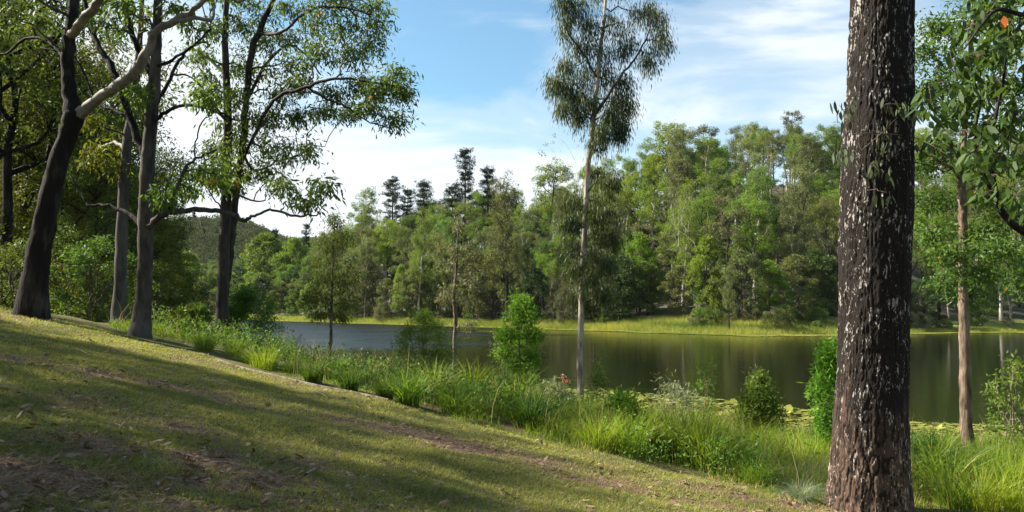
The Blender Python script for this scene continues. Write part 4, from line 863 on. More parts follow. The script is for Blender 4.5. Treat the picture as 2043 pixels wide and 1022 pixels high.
for q in [(1860, 50, 34, 26), (1850, 110, 28, 26), (1900, 70, 34, 28), (1940, 20, 40, 28), (1990, 40, 40, 30), (2030, 90, 30, 30), (1980, 110, 34, 26), (1930, 130, 30, 26), (1880, 160, 30, 20), (1850, 190, 22, 14), (1960, 190, 34, 22), (2010, 180, 30, 24), (2040, 240, 26, 24), (1990, 260, 26, 18), (1910, 230, 24, 16), (1850, 330, 20, 14), (1880, 300, 20, 12), (1960, 320, 30, 16), (2020, 330, 34, 18),
          (1860, 460, 30, 20), (1900, 500, 34, 18), (1960, 460, 34, 22), (2010, 500, 40, 22), (1960, 540, 40, 18), (1890, 560, 30, 14), (2030, 560, 26, 18), (1930, 590, 30, 10), (1980, 400, 30, 18), (1860, 400, 22, 16), (2060, 440, 30, 26), (1900, -60, 50, 34), (1990, -60, 50, 34), (2070, 0, 40, 36), (2080, 180, 36, 30)]:
    t.blobs([(*q, float(t.rng.normal(0, 0.45)))], leaf=(0.10, 0.036), sub=15, nleaf=36, droop=0.3, subr=0.24, thr=0.005)
t.done('gum_leaf')

# ------------------------------------------------------------------ the big dark trunk in the right foreground
def big_trunk():
    m, nt = mat_new('furrowed_bark'); L = nt.links; v = N(nt, 'ShaderNodeTexCoord').outputs['Object']; sep = N(nt, 'ShaderNodeSeparateXYZ'); L.new(v, sep.inputs[0])
    at_ = N(nt, 'ShaderNodeAttribute', attribute_name='lv').outputs['Fac']           # height of the bark ridge
    n1 = noise(nt, 36, 5, 0.65, v, (1, 1, 0.36), 0.7); n2 = noise(nt, 55, 4, 0.6, v, (1, 1, 0.4)); n3 = noise(nt, 1.7, 3, 0.5, v, (1, 1, 0.5))
    dark = mixc(nt, n2, (0.004, 0.0035, 0.003), (0.024, 0.018, 0.015))
    red = mixc(nt, n2, (0.030, 0.019, 0.014), (0.14, 0.090, 0.068))
    lowf = ramp(nt, math_n(nt, 'ADD', math_n(nt, 'MULTIPLY_ADD', sep.outputs[2], -0.25, 0.72), math_n(nt, 'MULTIPLY_ADD', n3, 0.9, -0.45)), [(0.30, 0.0), (0.55, 1.0)])
    ridge = ramp(nt, math_n(nt, 'ADD', at_, math_n(nt, 'MULTIPLY_ADD', n2, 0.5, -0.25)), [(0.42, 0.0), (0.62, 1.0)])
    base = mixc(nt, math_n(nt, 'MULTIPLY', ridge, lowf), dark, red)
    n4 = noise(nt, 5.5, 3, 0.6, v, (1, 1, 0.45)); thr = math_n(nt, 'MULTIPLY_ADD', ramp(nt, n4, [(0.36, 0.0), (0.66, 1.0)]), 0.15, -0.02)
    fl = ramp(nt, math_n(nt, 'ADD', math_n(nt, 'ADD', n1, thr), math_n(nt, 'MULTIPLY_ADD', at_, 0.10, -0.05)), [(0.675, 0.0), (0.70, 1.0)])
    pale = mixc(nt, lowf, mixc(nt, n2, (0.16, 0.145, 0.13), (0.46, 0.43, 0.40)), (0.34, 0.27, 0.23))
    col = mixc(nt, fl, base, pale)
    p = N(nt, 'ShaderNodeBsdfPrincipled'); L.new(col, p.inputs['Base Color']); p.inputs['Roughness'].default_value = 0.9; p.inputs['Specular IOR Level'].default_value = 0.2
    b = N(nt, 'ShaderNodeBump'); b.inputs['Strength'].default_value = 0.8; b.inputs['Distance'].default_value = 0.012; L.new(n2, b.inputs['Height']); L.new(b.outputs[0], p.inputs['Normal'])
    o = N(nt, 'ShaderNodeOutputMaterial'); L.new(p.outputs[0], o.inputs[0]); M['furrowed'] = m
    D = 10.3; bx = (1733 - W0 / 2) / F * D; base_ = np.array((bx, D, nz(bx, D)))
    root = empty('big_gum_tree', base_, 'massive dark trunk with white flaking bark in the right foreground', 'tree')
    pts = [(1732, 1045, 172), (1733, 1000, 156), (1735, 930, 143), (1737, 850, 137), (1741, 760, 131), (1743, 700, 130), (1745, 600, 131), (1746, 500, 133), (1748, 400, 136), (1750, 300, 133), (1755, 200, 127), (1757, 100, 124), (1759, 0, 121), (1760, -120, 116), (1758, -400, 104), (1752, -800, 86)]
    P = np.array([(*at(a, b_, D), 0.5 * w * D / F) for a, b_, w in pts]); P[0, 2] = base_[2] - 0.3; P[0, 3] *= 1.0
    Q = smooth_path(P, 40); n = len(Q); k = 400; th = np.arange(k) * 2 * math.pi / k
    zc = Q[:, 2][:, None] * np.ones(k)[None]; T_ = th[None] * np.ones(n)[:, None]
    def per(fr, sz, seed):  # periodic vertical-furrow noise
        a_ = vn(T_ / (2 * math.pi) * fr, zc * sz, seed); b_ = vn(T_ / (2 * math.pi) * fr - fr, zc * sz, seed); w = np.clip((T_ / (2 * math.pi) - 0.9) / 0.1, 0, 1); return a_ * (1 - w) + b_ * w
    warp = per(14, 2.0, 3)
    def furrow(fr, sz, seed):
        w = np.clip((T_ / (2 * math.pi) - 0.92) / 0.08, 0, 1); x = T_ / (2 * math.pi) * fr + 0.7 * warp; f1 = vn(x, zc * sz, seed); f2 = vn(x - fr, zc * sz, seed); return f1 * (1 - w) + f2 * w
    f = furrow(64, 5.5, 11); r_ = 1 - np.abs(2 * f - 1) ; f2 = furrow(120, 14, 12)
    ridge = np.clip(0.65 * (1 - r_) + 0.35 * f2, 0, 1); f3 = furrow(34, 1.8, 13); f4 = furrow(210, 26, 14); ridge = 1 - np.clip((0.42 - np.abs(f - 0.5) * (0.7 + 0.9 * f3)) * 2.2, 0, 1) * 0.8 * (0.6 + 0.4 * f2)
    ridge = np.clip(ridge - 0.35 * np.clip(0.25 - np.abs(f3 - 0.5), 0, 1) * 2 + 0.18 * (f4 - 0.5), 0, 1)
    lump = per(7, 0.9, 21) - 0.5; flt = np.exp(-np.maximum(Q[:, 2] - base_[2], 0) / 0.4)[:, None]
    rad = Q[:, 3][:, None] * (1 + 0.05 * lump + 0.06 * flt * (0.5 * np.cos(T_ * 4 + 1) * 0.6 + 0.2)) + 0.027 * (ridge - 0.7) + 0.012 * (f2 - 0.5) + 0.006 * (f4 - 0.5)
    X = Q[:, 0][:, None] + rad * np.cos(T_); Y = Q[:, 1][:, None] + rad * np.sin(T_)
    i = np.arange(n - 1)[:, None] * k; j = np.arange(k)[None]; j2 = (j + 1) % k; g = Geo()
    g.add(np.stack((X, Y, zc), -1).reshape(-1, 3), np.stack((i + j, i + j2, i + k + j2, i + k + j), -1).reshape(-1, 4), None, ridge.ravel())
    obj('trunk', g, m, root, True, base_)
    # leafy shoots springing from the bark
    rng = np.random.default_rng(31)
    for (a0, b0, dx, dz, dirx, n_) in ((1705, 245, -.35, .0, 0, 26), (1690, 300, -.25, -.3, 0, 14), (1760, 215, .35, -.25, 0, 22), (1800, 240, .55, .05, 0, 34), (1815, 200, .75, -.15, 0, 36), (1815, 290, .5, -.25, 0, 26), (1735, 260, .1, -.35, 0, 18), (1735, 330, .05, -.25, 0, 14), (1730, 380, .1, -.2, 0, 6)):
        g = Geo(); A = at(a0, b0, D - 0.40 if a0 < 1790 else D - 0.2); B = A + np.array((dx, -0.22 - 0.2 * rng.random(), dz + 0.12))
        tw = twig(g, rng, A, B, 0.006, 0.003, 5, 0.15, 6, 0.06); s_ = obj('shoot', g, M['twig'], root, False, base_)
        for e in range(4):
            q = tw[1 + int(rng.integers(0, 5))]; g2 = g
        g = Geo(); q = tw[np.clip(rng.integers(1, 7, n_), 0, 6)] + rng.normal(0, 0.055, (n_, 3)); near_leaf(g, rng, q, 0.15, 0.042, 0.7)
        l_ = obj('leaves', g, M['shoot_leaf'], s_, False, base_)
    for (pp) in (((1812, 270, 10.2), (1850, 285, 9.6), (1890, 310, 9.3), (1930, 345, 9.3)), ((1818, 322, 10.2), (1860, 333, 9.9), (1910, 352, 9.8)), ((1720, 300, 9.85), (1760, 265, 9.7), (1790, 235, 9.7)), ((1700, 268, 9.9), (1745, 266, 9.8), (1800, 270, 9.8))):
        g = Geo(); tube(g, smooth_path(np.array([(*at(*q), .008 - .0016 * i_) for i_, q in enumerate(pp)]), 4), 5, rough=0.2, rng=rng); obj('branch', g, M['twig'], root, False, base_)
def near_leaf(g, rng, P, L, W, droop):
    """curved sickle-shaped leaves, 8 verts each"""
    n = len(P); d = unit(unit(rng.normal(0, 1, (n, 3))) * (1 - droop) + np.array((0, 0, -droop))); s = unit(np.cross(d, rng.normal(0, 1, (n, 3)))); nn = np.cross(d, s)
    Ls = (L * (0.6 + 0.6 * rng.random(n)))[:, None]; Ws = (W * (0.7 + 0.6 * rng.random(n)))[:, None]; cv = (rng.random((n, 1)) - 0.5) * 0.5; fold = 0.12
    def pt(t, w, side): return P + d * Ls * t + s * (Ws * w * side + Ls * cv * t * t) + nn * (Ws * w * fold * 2 + Ls * 0.12 * t * t)
    V = np.stack((pt(0, 0, 0), pt(.25, .42, 1), pt(.25, .42, -1), pt(.55, .5, 1), pt(.55, .5, -1), pt(.82, .26, 1), pt(.82, .26, -1), pt(1, 0, 0)), 1).reshape(-1, 3); b = np.arange(n)[:, None] * 8
    g.add(V, np.vstack((np.hstack((b + 1, b + 2, b + 4, b + 3)), np.hstack((b + 3, b + 4, b + 6, b + 5)))), np.vstack((np.hstack((b, b + 2, b + 1)), np.hstack((b + 5, b + 6, b + 7)))), np.repeat(rng.random(n), 8))
M['shoot_leaf'] = leaf_mat('shoot_leaf', (0.030, 0.048, 0.020), (0.090, 0.115, 0.060), 0.25, 0.6, 0.2, c3=(0.30, 0.20, 0.10))
M['near_leaf'] = leaf_mat('near_leaf', (0.025, 0.048, 0.014), (0.080, 0.130, 0.030), 0.35, 0.55, 0.2, ns=2.5)
big_trunk()
# overhanging branch at the top right, rooted in a tree beyond the frame
def overhang():
    D = 7.0; rng = np.random.default_rng(41); bx, by = 6.6, 7.4; base_ = np.array((bx, by, nz(bx, by)))
    root = empty('overhanging_tree', base_, 'dark drooping branch with large leaves reaching in from the right edge', 'tree')
    def mk(name, pts, mat='bark_dark', par=None, sides=8):
        g = Geo(); tube(g, smooth_path(np.array(pts), 5), sides, 0.5, 0.15, rng); return obj(name, g, M[mat], par or root, True, base_)
    mk('trunk', [(bx, by, base_[2] - .3, .16), (bx + .05, by, 3.2, .13), (bx - .1, by - .1, 4.6, .11), (bx + .1, by, 6.5, .09), (bx, by + .2, 8.5, .05)], sides=12)
    P1 = [(*at(a, b, d), r) for a, b, d, r in ((2360, 520, 7.2, .06), (2150, 505, 7.1, .045), (2043, 462, 7.0, .034), (2000, 425, 7.0, .030), (1985, 380, 7.0, .026), (1975, 310, 7.0, .022), (1985, 240, 6.9, .017), (2000, 170, 6.8, .012), (2010, 90, 6.7, .008))]
    P1[0] = (bx - .1, by - .1, P1[0][2], .06); mk('limb', P1)
    P2 = [(*at(a, b, d), r) for a, b, d, r in ((1985, 395, 7.0, .022), (1960, 340, 6.9, .015), (1945, 270, 6.8, .011), (1955, 200, 6.7, .008), (1930, 130, 6.6, .005))]; mk('limb', P2)
    P3 = [(bx, by, 6.2, .05)] + [(*at(a, b, d), r) for a, b, d, r in ((2150, 20, 6.6, .03), (2050, 30, 6.4, .02), (1990, 20, 6.2, .014), (1950, 60, 6.1, .007))]; mk('limb', P3)
    P4 = [(*at(a, b, d), r) for a, b, d, r in ((1990, 300, 7.0, .012), (2020, 260, 6.9, .008), (2045, 220, 6.8, .005))]; mk('limb', P4)
    g = Geo(); tg = Geo()
    for (a, b, rx, ry, n) in ((1985, 20, 50, 30, 70), (2025, 50, 30, 35, 50), (1945, 50, 30, 30, 40), (1960, 110, 40, 30, 50), (1905, 190, 45, 25, 40), (1860, 215, 25, 30, 26), (1950, 180, 35, 30, 40), (2010, 150, 40, 40, 50), (2030, 230, 25, 40, 36), (1970, 250, 35, 30, 34), (1945, 300, 30, 30, 26), (2000, 310, 30, 35, 28), (1885, 260, 25, 25, 18), (2020, 390, 26, 30, 16), (1965, 390, 20, 20, 10), (2070, 100, 40, 80, 60), (2080, 300, 40, 60, 40), (1990, -50, 80, 40, 80)):
        C = at(a, b, 6.7 + 0.3 * rng.normal()); sc = 6.7 / F; k = max(4, n // 4); c2 = C + ball(rng, k, .4) * np.array((rx * sc, 0.25, ry * sc))
        allp = np.array(P1 + P2 + P3 + P4)[:, :3]
        q = allp[np.argmin(np.sum((allp - C) ** 2, 1))]; twig(tg, rng, q, C, 0.007, 0.004, 4, .05, 5, .07)
        for p in c2:
            twig(tg, rng, C, p, 0.004, 0.0015, 3, .05, 3, .08); near_leaf(g, rng, p + rng.normal(0, 0.05, (7, 3)), 0.12, 0.040, 0.55)
    leafy('crown', g, tg, 'near_leaf', 'twig', root, base_)
    g = Geo(); c = at(2003, 47, 6.1); near_leaf(g, np.random.default_rng(3), np.array([c + (0, 0, .06)]), 0.12, 0.075, 0.97); o = obj('leaf', g, M['red_leaf'], root, False, base_); o['label'] = 'single orange red leaf'
overhang()

# ------------------------------------------------------------------ wood at the left
WOODK = []
rw = np.random.default_rng(55)
kindset('wood', 'woodland_gum', 'woodland gum', proto_gum, 5, ['bark_dark', 'bark_grey'], ['wood_leaf', 'wood_leaf', 'gum_leaf'], 13, spread=2.7, nl=12, bare_f=0.30, L=0.17, W=0.055, nleaf=110, sub=6, r0=0.14, cl=0.75, flat=0.75)
kindset('shade', 'woodland_gum', 'woodland gum', proto_gum, 3, 'bark_dark', 'gum_leaf', 13, spread=3.0, nl=9, bare_f=0.35, L=0.17, W=0.055, nleaf=90, sub=4, r0=0.15, cl=0.7, flat=0.6)
kindset('woodb', 'understorey_bush', 'understorey bush', proto_round, 3, 'twig', ['wood_leaf', 'gum_leaf'], 4, Wd=1.8, nc=44, nleaf=110, L=0.15, W=0.06, base=0.05, cl=0.5, r0=0.05)
WSP = [(12, 27, 17), (38, 31, 12), (-40, 26, 15), (-70, 34, 15), (128, 30, 11), (165, 38, 14), (205, 34, 12), (95, 44, 15), (18, 46, 16), (140, 52, 15), (60, 58, 16), (215, 46, 13), (262, 52, 12), (300, 44, 8), (190, 64, 15), (320, 62, 9), (-20, 62, 17), (250, 70, 13), (110, 72, 16), (285, 36, 7), (20, 36, 10), (75, 33, 8), (180, 28, 7), (-120, 45, 16), (-100, 60, 17), (330, 50, 7), (50, 40, 14), (30, 52, 15), (-10, 40, 13), (115, 36, 9), (150, 46, 12), (175, 50, 11), (230, 60, 13), (85, 62, 15), (0, 30, 9), (55, 30, 7), (145, 33, 6), (200, 40, 7), (270, 44, 10), (305, 56, 9)]
wl = []
for i, (px, D, h) in enumerate(WSP):
    x = (px - W0 / 2) / F * D; z = nz(x, D); o = place('wood', x, D, z - .1, h, wide=1.1, idx=i); wl.append((px, D, o, h))
nm = {0: 'left of the leaning gum', 1: 'between the leaning and the pale gum', 2: 'behind the upright grey gum'}
sets = {}
for px, D, o, h in wl:
    k = 0 if px < 62 else (1 if px < 235 else 2); dist = 'near' if D < 40 else ('mid' if D < 58 else 'far'); sets.setdefault((k, dist), []).append((px, o, h))
od = ['first', 'second', 'third', 'fourth', 'fifth', 'sixth', 'seventh', 'eighth', 'ninth', 'tenth', 'eleventh', 'twelfth', 'thirteenth', 'fourteenth']
for (k, dist), it in sets.items():
    it.sort(key=lambda q: q[0])
    for i, (px, o, h) in enumerate(it):
        o['label'] = f"{ {'near': 'dark trunked', 'mid': 'half hidden', 'far': 'rearmost'}[dist] } woodland gum {nm[k]}" + (f', {od[i]} from left' if len(it) > 1 else ''); o['group'] = 'trees of the wood at the left'
bl = []
for i, (px, D, h) in enumerate([(20, 24, 1.9), (90, 26, 2.6), (125, 22, 2.0), (160, 25, 2.0), (190, 21, 2.2), (205, 30, 2.6), (150, 36, 3.0), (60, 34, 3.0), (-30, 28, 4), (180, 44, 5), (110, 40, 5), (258, 30, 2.0), (300, 34, 3.2), (322, 28, 2.4), (310, 24, 2.2), (345, 38, 3.4), (20, 40, 5), (215, 24, 1.8)]):
    x = (px - W0 / 2) / F * D; o = place('woodb', x, D, nz(x, D) - .05, h, wide=1.15, idx=i); bl.append((px, o, D, h))
bl.sort(key=lambda q: q[0])
for i, (px, o, D, h) in enumerate(bl):
    w_ = 'left of the leaning dark gum' if px < 62 else ('between leaning and pale gum' if px < 235 else ('beside the upright grey gum' if px < 300 else 'right of the upright grey gum'))
    same = [q for q in bl if (q[0] < 62) == (px < 62) and (62 <= q[0] < 235) == (62 <= px < 235) and (235 <= q[0] < 300) == (235 <= px < 300)]
    o['label'] = f"shaded understorey bush {w_}" + (f', {od[same.index((px, o, D, h))]} from left' if len(same) > 1 else ''); o['group'] = 'bushes under the wood at the left'
# gums standing beyond the left edge: they throw the long shadows over the lawn
OD = ['first', 'second', 'third', 'fourth', 'fifth', 'sixth', 'seventh', 'eighth', 'ninth', 'tenth', 'eleventh', 'twelfth', 'thirteenth', 'fourteenth', 'fifteenth', 'sixteenth', 'seventeenth', 'eighteenth', 'nineteenth', 'twentieth']
SHD = []
for cc, wide, dense, xs_ in ((10.6, 0.40, 1, (-17, -22, -29)), (8.6, 0.55, 1, (-14, -19, -25)), (6.4, 0.6, 1, (-13, -18, -23)), (4.2, 0.9, 1, (-11.5, -15.5, -20, -27)), (1.0, 1.0, 1, (-10, -17)), (14.3, 0.35, 1, (-26,))):
    for k_, x in enumerate(xs_): SHD.append((x, cc + 0.25 * abs(x) + (0.25 if k_ % 2 else -0.25), 9.5 + 0.28 * abs(x + 10), wide, dense))
for i, (x, y, h, wide, dense) in enumerate(SHD):
    o = place('wood' if dense else 'shade', x, y, nz(x, y) - .1, h, wide=wide, idx=i); o['label'] = f"shade casting gum outside the left edge, {OD[i]} in the row"; o['group'] = 'gums beyond the left edge'

# unseen gums added behind the camera to cut sky light in the lawn shade
for i, (x, y, h) in enumerate([(-9, -7, 14), (-2, -10, 16), (5, -8, 15), (12, -6, 14), (0, -5, 11), (-6, -13, 17), (9, -13, 17), (17, -9, 15), (-14, -10, 15), (20, -1, 13)]):
    o = place('wood', x, y, nz(x, y) - .1, h, wide=1.2, idx=i); o['label'] = f"unseen gum added behind the viewpoint to dim the sky, {od[i]} in the row"; o['group'] = 'gums added behind the viewpoint'

# ------------------------------------------------------------------ planted bank
def tussock(rng, n, h, w, rad, lean, mat, curve=1.0, seg=4):
    g = Geo(); th = rng.random(n) * 6.28; r = rad * rng.random(n) ** 0.7; P = np.stack((r * np.cos(th), r * np.sin(th), np.full(n, -0.03)), -1)
    d = np.stack((np.cos(th + rng.normal(0, .5, n)), np.sin(th + rng.normal(0, .5, n)), 0 * th), -1)
    blades(g, rng, P, h * (0.55 + 0.5 * rng.random(n)), w, lean, seg, dirs=d, curve=curve); return g.mesh('blades', M[mat])
rt = np.random.default_rng(88); TP = {}
for key, arg in {'strap': (150, 0.95, 0.018, 0.16, 0.9, 'tussock', 1.2), 'dark': (170, 0.85, 0.016, 0.15, 0.85, 'tussock_dark', 1.1), 'long': (260, 0.80, 0.008, 0.24, 0.8, 'tussock_yellow', 1.1), 'mid': (240, 0.85, 0.010, 0.22, 0.8, 'tussock', 1.2), 'mound': (520, 0.55, 0.005, 0.12, 1.7, 'silver_grass', 1.3)}.items():
    TP[key] = [tussock(rt, *arg[:6], curve=arg[6]) for _ in range(3)]
TN = {'strap': ('strap_leaved_tussock', 'bright strap leaved tussock'), 'dark': ('strap_leaved_tussock', 'dark green strap leaved tussock'), 'long': ('grass_tussock', 'yellow green fine grass tussock'), 'mid': ('grass_tussock', 'fresh green grass tussock'), 'mound': ('silver_grass_mound', 'silvery fine leaved grass mound')}
def ground_D(px, py):
    d = ray(px, py); D = 6.0
    Ds = np.arange(6, 70, 0.15); zz = near_z(d.x * Ds, Ds); hit = np.where(EYE + d.z * Ds < zz)[0]
    hit = [h_ for h_ in hit if sdist(EDGE, np.array([d.x * Ds[h_]]), np.array([Ds[h_]]))[0][0] > 0.1]
    return float(Ds[hit[0]]) if len(hit) else None
TUS = [  # kind, px, base py, height px, label tail
 ('long', 530, 738, 48, 'beyond the lawn edging, left of the dark one'), ('dark', 628, 765, 55, 'right behind the pale lawn edging'), ('dark', 700, 785, 50, 'half hidden at the end of the lawn edging'), ('mid', 580, 745, 30, 'low, between the yellow and the dark tussock'),
 ('strap', 815, 808, 75, 'at the edge of the mulch left of centre'), ('dark', 770, 798, 50, 'left of the bright one by the mulch'), ('strap', 868, 790, 70, 'leaning, behind the mulch patch'), ('mid', 910, 828, 62, 'standing alone on the mulch'), ('strap', 945, 790, 75, 'behind the lone mulch tussock'), ('dark', 985, 800, 70, 'below the bright sapling, left side'),
 ('dark', 1058, 858, 85, 'spreading over the dark mulch in the centre'), ('strap', 1030, 820, 75, 'behind the spreading centre tussock'), ('mid', 1100, 850, 60, 'between the spreading tussock and the slender gum'), ('long', 1135, 860, 50, 'at the foot of the slender gum'),
 ('long', 1190, 895, 70, 'first right of the slender gum'), ('long', 1245, 905, 80, 'second right of the slender gum'), ('long', 1300, 905, 85, 'third right of the slender gum'), ('mid', 1360, 925, 110, 'tall, left half of the big grass clump'), ('mid', 1405, 935, 110, 'tall, right half of the big grass clump'), ('dark', 1450, 940, 70, 'shaded, right of the big grass clump'), ('mid', 1470, 950, 80, 'arching, below the conical shrub'), ('long', 1500, 965, 50, 'small upright, at the lawn edge'),
 ('strap', 1530, 950, 70, 'arching towards the lawn'), ('long', 1585, 955, 80, 'bright, left of the silver mound'), ('long', 1625, 930, 70, 'bright, behind the silver mound'), ('mound', 1625, 985, 60, 'beside the foot of the big trunk'), ('mound', 1590, 995, 30, 'small, left of the bigger mound'), ('long', 1660, 960, 60, 'touching the left side of the big trunk'),
 ('strap', 1830, 985, 110, 'right beside the big trunk'), ('strap', 1875, 1000, 125, 'largest, right of the big trunk'), ('strap', 1850, 950, 90, 'behind the largest one'), ('mid', 1920, 985, 90, 'below the pinkish trunk'), ('long', 1965, 1000, 100, 'in the right corner, left one'), ('long', 2020, 1000, 110, 'in the right corner, outermost'), ('mid', 1990, 960, 80, 'behind the corner tussocks'), ('long', 1940, 1030, 80, 'cut by the bottom edge, left'), ('long', 2000, 1040, 90, 'cut by the bottom edge, right'), ('mid', 1890, 1040, 70, 'cut by the bottom edge beside the largest one'),
 ('mid', 410, 700, 40, 'left of the double stemmed gum'), ('mid', 470, 712, 34, 'at the foot of the double stemmed gum'), ('long', 500, 725, 30, 'right of the double stemmed gum'), ('mid', 740, 770, 40, 'behind the end of the edging'), ('mid', 680, 745, 32, 'near the foot of the small dark tree'), ('strap', 905, 745, 40, 'at the foot of the knobbly young tree'), ('mid', 1225, 860, 60, 'behind the yellow ones right of the slender gum'), ('mid', 1290, 870, 55, 'behind the third yellow one'), ('long', 1335, 880, 60, 'behind the big grass clump'), ('long', 1560, 905, 50, 'right of the conical shrub'),
 ('dark', 850, 770, 55, 'low behind the leaning one'), ('mid', 960, 835, 40, 'low, on the mulch right of the lone one'), ('long', 1170, 845, 50, 'close behind the slender trunk'), ('mid', 2043, 940, 70, 'at the right edge behind the corner tussocks')]
for i, (key, px, py, hp, tail) in enumerate(TUS):
    D = ground_D(px, py) or ground_D(px, py + 12) or ground_D(px, py + 25) or 17.0
    D = min(D, 40.0)
    x = (px - W0 / 2) / F * D; H_ = hp * D / F; nat = {'strap': 0.75, 'dark': .68, 'long': .62, 'mid': .66, 'mound': 0.28}[key]; s = 1.2 * H_ / nat
    name, lab = TN[key]; o = bpy.data.objects.new(name, TP[key][i % 3]); COL.objects.link(o)
    o.location = (x, D, nz(x, D)); wsc = min(s * 1.15, max(s, 1.15)); o.scale = (wsc, wsc, s); o.rotation_euler = (0, 0, rt.random() * 6.28)
    tag(o, f'{lab} {tail}', 'grass tussock', {'strap': 'bright strap leaved tussocks', 'dark': 'dark strap leaved tussocks', 'long': 'yellow green grass tussocks', 'mid': 'fresh green grass tussocks', 'mound': 'silver grass mounds'}[key])
# shrubs on the bank
def bush(name, label, cat, px, py, w_px, h_px, shape, leaf, mat, n, D=None, droop=0.1, bark='twig', stems=5, seed=1, sub=40):
    D = D or ground_D(px, py) or ground_D(px, py + 15) or 20.0; rng = np.random.default_rng(seed); x = (px - W0 / 2) / F * D; b = np.array((x, D, nz(x, D))); sc = D / F
    root = empty(name, b, label, cat); w, h = w_px * sc / 2, (EYE + ray(px, py - h_px).z * D) - b[2]; g = Geo(); c = Geo(); C = []
    tips = []
    for k in range(stems):
        th = k * 6.28 / stems + rng.random(); rr = w * 0.6 * rng.random() ** .5; tip = np.array((rr * math.cos(th), rr * math.sin(th), h * (0.7 + 0.3 * rng.random()) * (1 - 0.4 * rr / w)))
        g1 = Geo(); tw = twig(g1, rng, (0.03 * math.cos(th), 0.03 * math.sin(th), -0.05), tip, 0.012 * max(1, h / 2), 0.004, 5, 0.0, 7, 0.035); obj('stem', g1, M[bark], root, True); tips.append(tw)
    allp = np.concatenate(tips)
    for _ in range(sub):
        f = rng.random(); env = {'cone': (1 - f) ** 0.8 * 0.95 + .05, 'dome': math.sqrt(max(0.02, 1 - f * f)), 'egg': math.sin(math.pi * min(.98, f * .8 + .2)) ** .7, 'wisp': 0.5 + .5 * f}[shape]
        th = rng.random() * 6.28; rr = w * env * (0.35 + 0.65 * rng.random() ** .5); p = np.array((rr * math.cos(th), rr * math.sin(th), 0.05 * h + f * h * .95)); q = allp[np.argmin(np.sum((allp - p) ** 2, 1) + 0.5 * np.maximum(allp[:, 2] - p[2], 0))]
        tw = twig(g, rng, q, p, 0.005, 0.002, 3, 0.05, 3, 0.06); k = n // sub; base = tw[rng.integers(1, 4, k)] + rng.normal(0, 0.085 * max(1, w), (k, 3))
        leaves(c, rng, base, leaf[0], leaf[1], droop, lv=np.clip(0.2 + .6 * rng.random(k) + rng.normal(0, .12), 0, 1))
    leafy('foliage', c, g, mat, bark, root); return root
bush('conical_shrub', 'dark green conical shrub before the lily pads', 'shrub', 1512, 890, 130, 140, 'cone', (.10, .028), 'fern', 5600, seed=1, sub=100)
bush('feathery_wattle', 'feathery wattle bush before the water left of the knobbly young tree', 'shrub', 848, 775, 150, 150, 'egg', (.13, .022), 'fern', 11000, D=30, seed=2, sub=130, droop=.3)
bush('bright_shrub', 'fresh green willowy shrub at the left edge of the big trunk', 'shrub', 1655, 915, 80, 235, 'egg', (.13, .028), 'bright', 4200, D=14.0, seed=3, sub=90)
bush('leafy_shrub', 'broad leaved bush left of the double stemmed gum', 'shrub', 385, 715, 120, 100, 'dome', (.14, .06), 'fern', 5000, D=23, seed=4, sub=60)
bush('dark_wattle', 'fine dark wattle bush right of the double stemmed gum', 'shrub', 498, 735, 170, 160, 'dome', (.14, .03), 'fern', 9000, D=27, seed=5, sub=80, droop=.3)
bush('silvery_plant', 'wispy silver grey plant above the grass right of centre', 'plant', 1348, 885, 90, 130, 'wisp', (.10, .014), 'silver', 1500, seed=6, sub=40, droop=-.2)
bush('reddish_sapling', 'sparse thin sapling with pinkish twigs before the dark water', 'sapling', 1408, 880, 46, 180, 'wisp', (.09, .02), 'fern', 500, seed=7, sub=26, bark='bark_red', stems=4)
bush('small_shrub', 'small round shrub just right of the slender gum', 'shrub', 1192, 820, 46, 100, 'egg', (.09, .03), 'mid_green', 1500, D=24, seed=8, sub=40)
bush('leafy_herb', 'light green leafy herb patch right of the slender gum', 'plant', 1235, 880, 90, 90, 'dome', (.10, .028), 'bright', 2600, seed=9, sub=60)
bush('pale_herb', 'pale leafy herb clump left of the slender gum', 'plant', 1110, 840, 80, 75, 'dome', (.10, .022), 'silver', 1500, seed=10, sub=50)
bush('leafy_herb', 'low yellow green herbs around the stems of the bright sapling', 'plant', 1015, 800, 90, 50, 'dome', (.10, .025), 'fern', 2400, seed=11, sub=60)
bush('twiggy_shrub', 'shrub with bare pale twigs at the right edge over the lily pads', 'shrub', 2015, 905, 130, 190, 'dome', (.10, .035), 'mid_green', 1500, D=15.5, seed=12, sub=60, bark='stick', stems=12)
bush('leafy_herb', 'low green herbs behind the largest strap leaved tussock', 'plant', 1840, 935, 90, 60, 'dome', (.09, .02), 'fern', 1800, seed=13, sub=50)
def flowers():
    D = ground_D(1115, 838) or 19.0; x = (1113 - W0 / 2) / F * D; b = np.array((x, D, nz(x, D))); root = empty('flowering_plant', b, 'plant with small coral pink flower spikes left of the slender gum', 'flower'); rng = np.random.default_rng(4)
    for px, py in ((1104, 772), (1122, 760), (1131, 766)):
        tip = at(px, py, D) - b; g = Geo(); twig(g, rng, (tip[0] * .4, 0, 0), tip, .006, .003, 4, 0, 5, .02); st = obj('stem', g, M['fern'], root)
        g = Geo(); leaves(g, rng, tip + rng.normal(0, 1, (34, 3)) * np.array((.022, .022, .055)), .035, .02, -.2); obj('flower', g, M['flower'], st)
    g = Geo(); leaves(g, rng, np.stack((rng.normal(.05, .12, 160), rng.normal(0, .1, 160), rng.random(160) * .7), -1), .09, .022, 0); obj('foliage', g, M['fern'], root)
flowers()
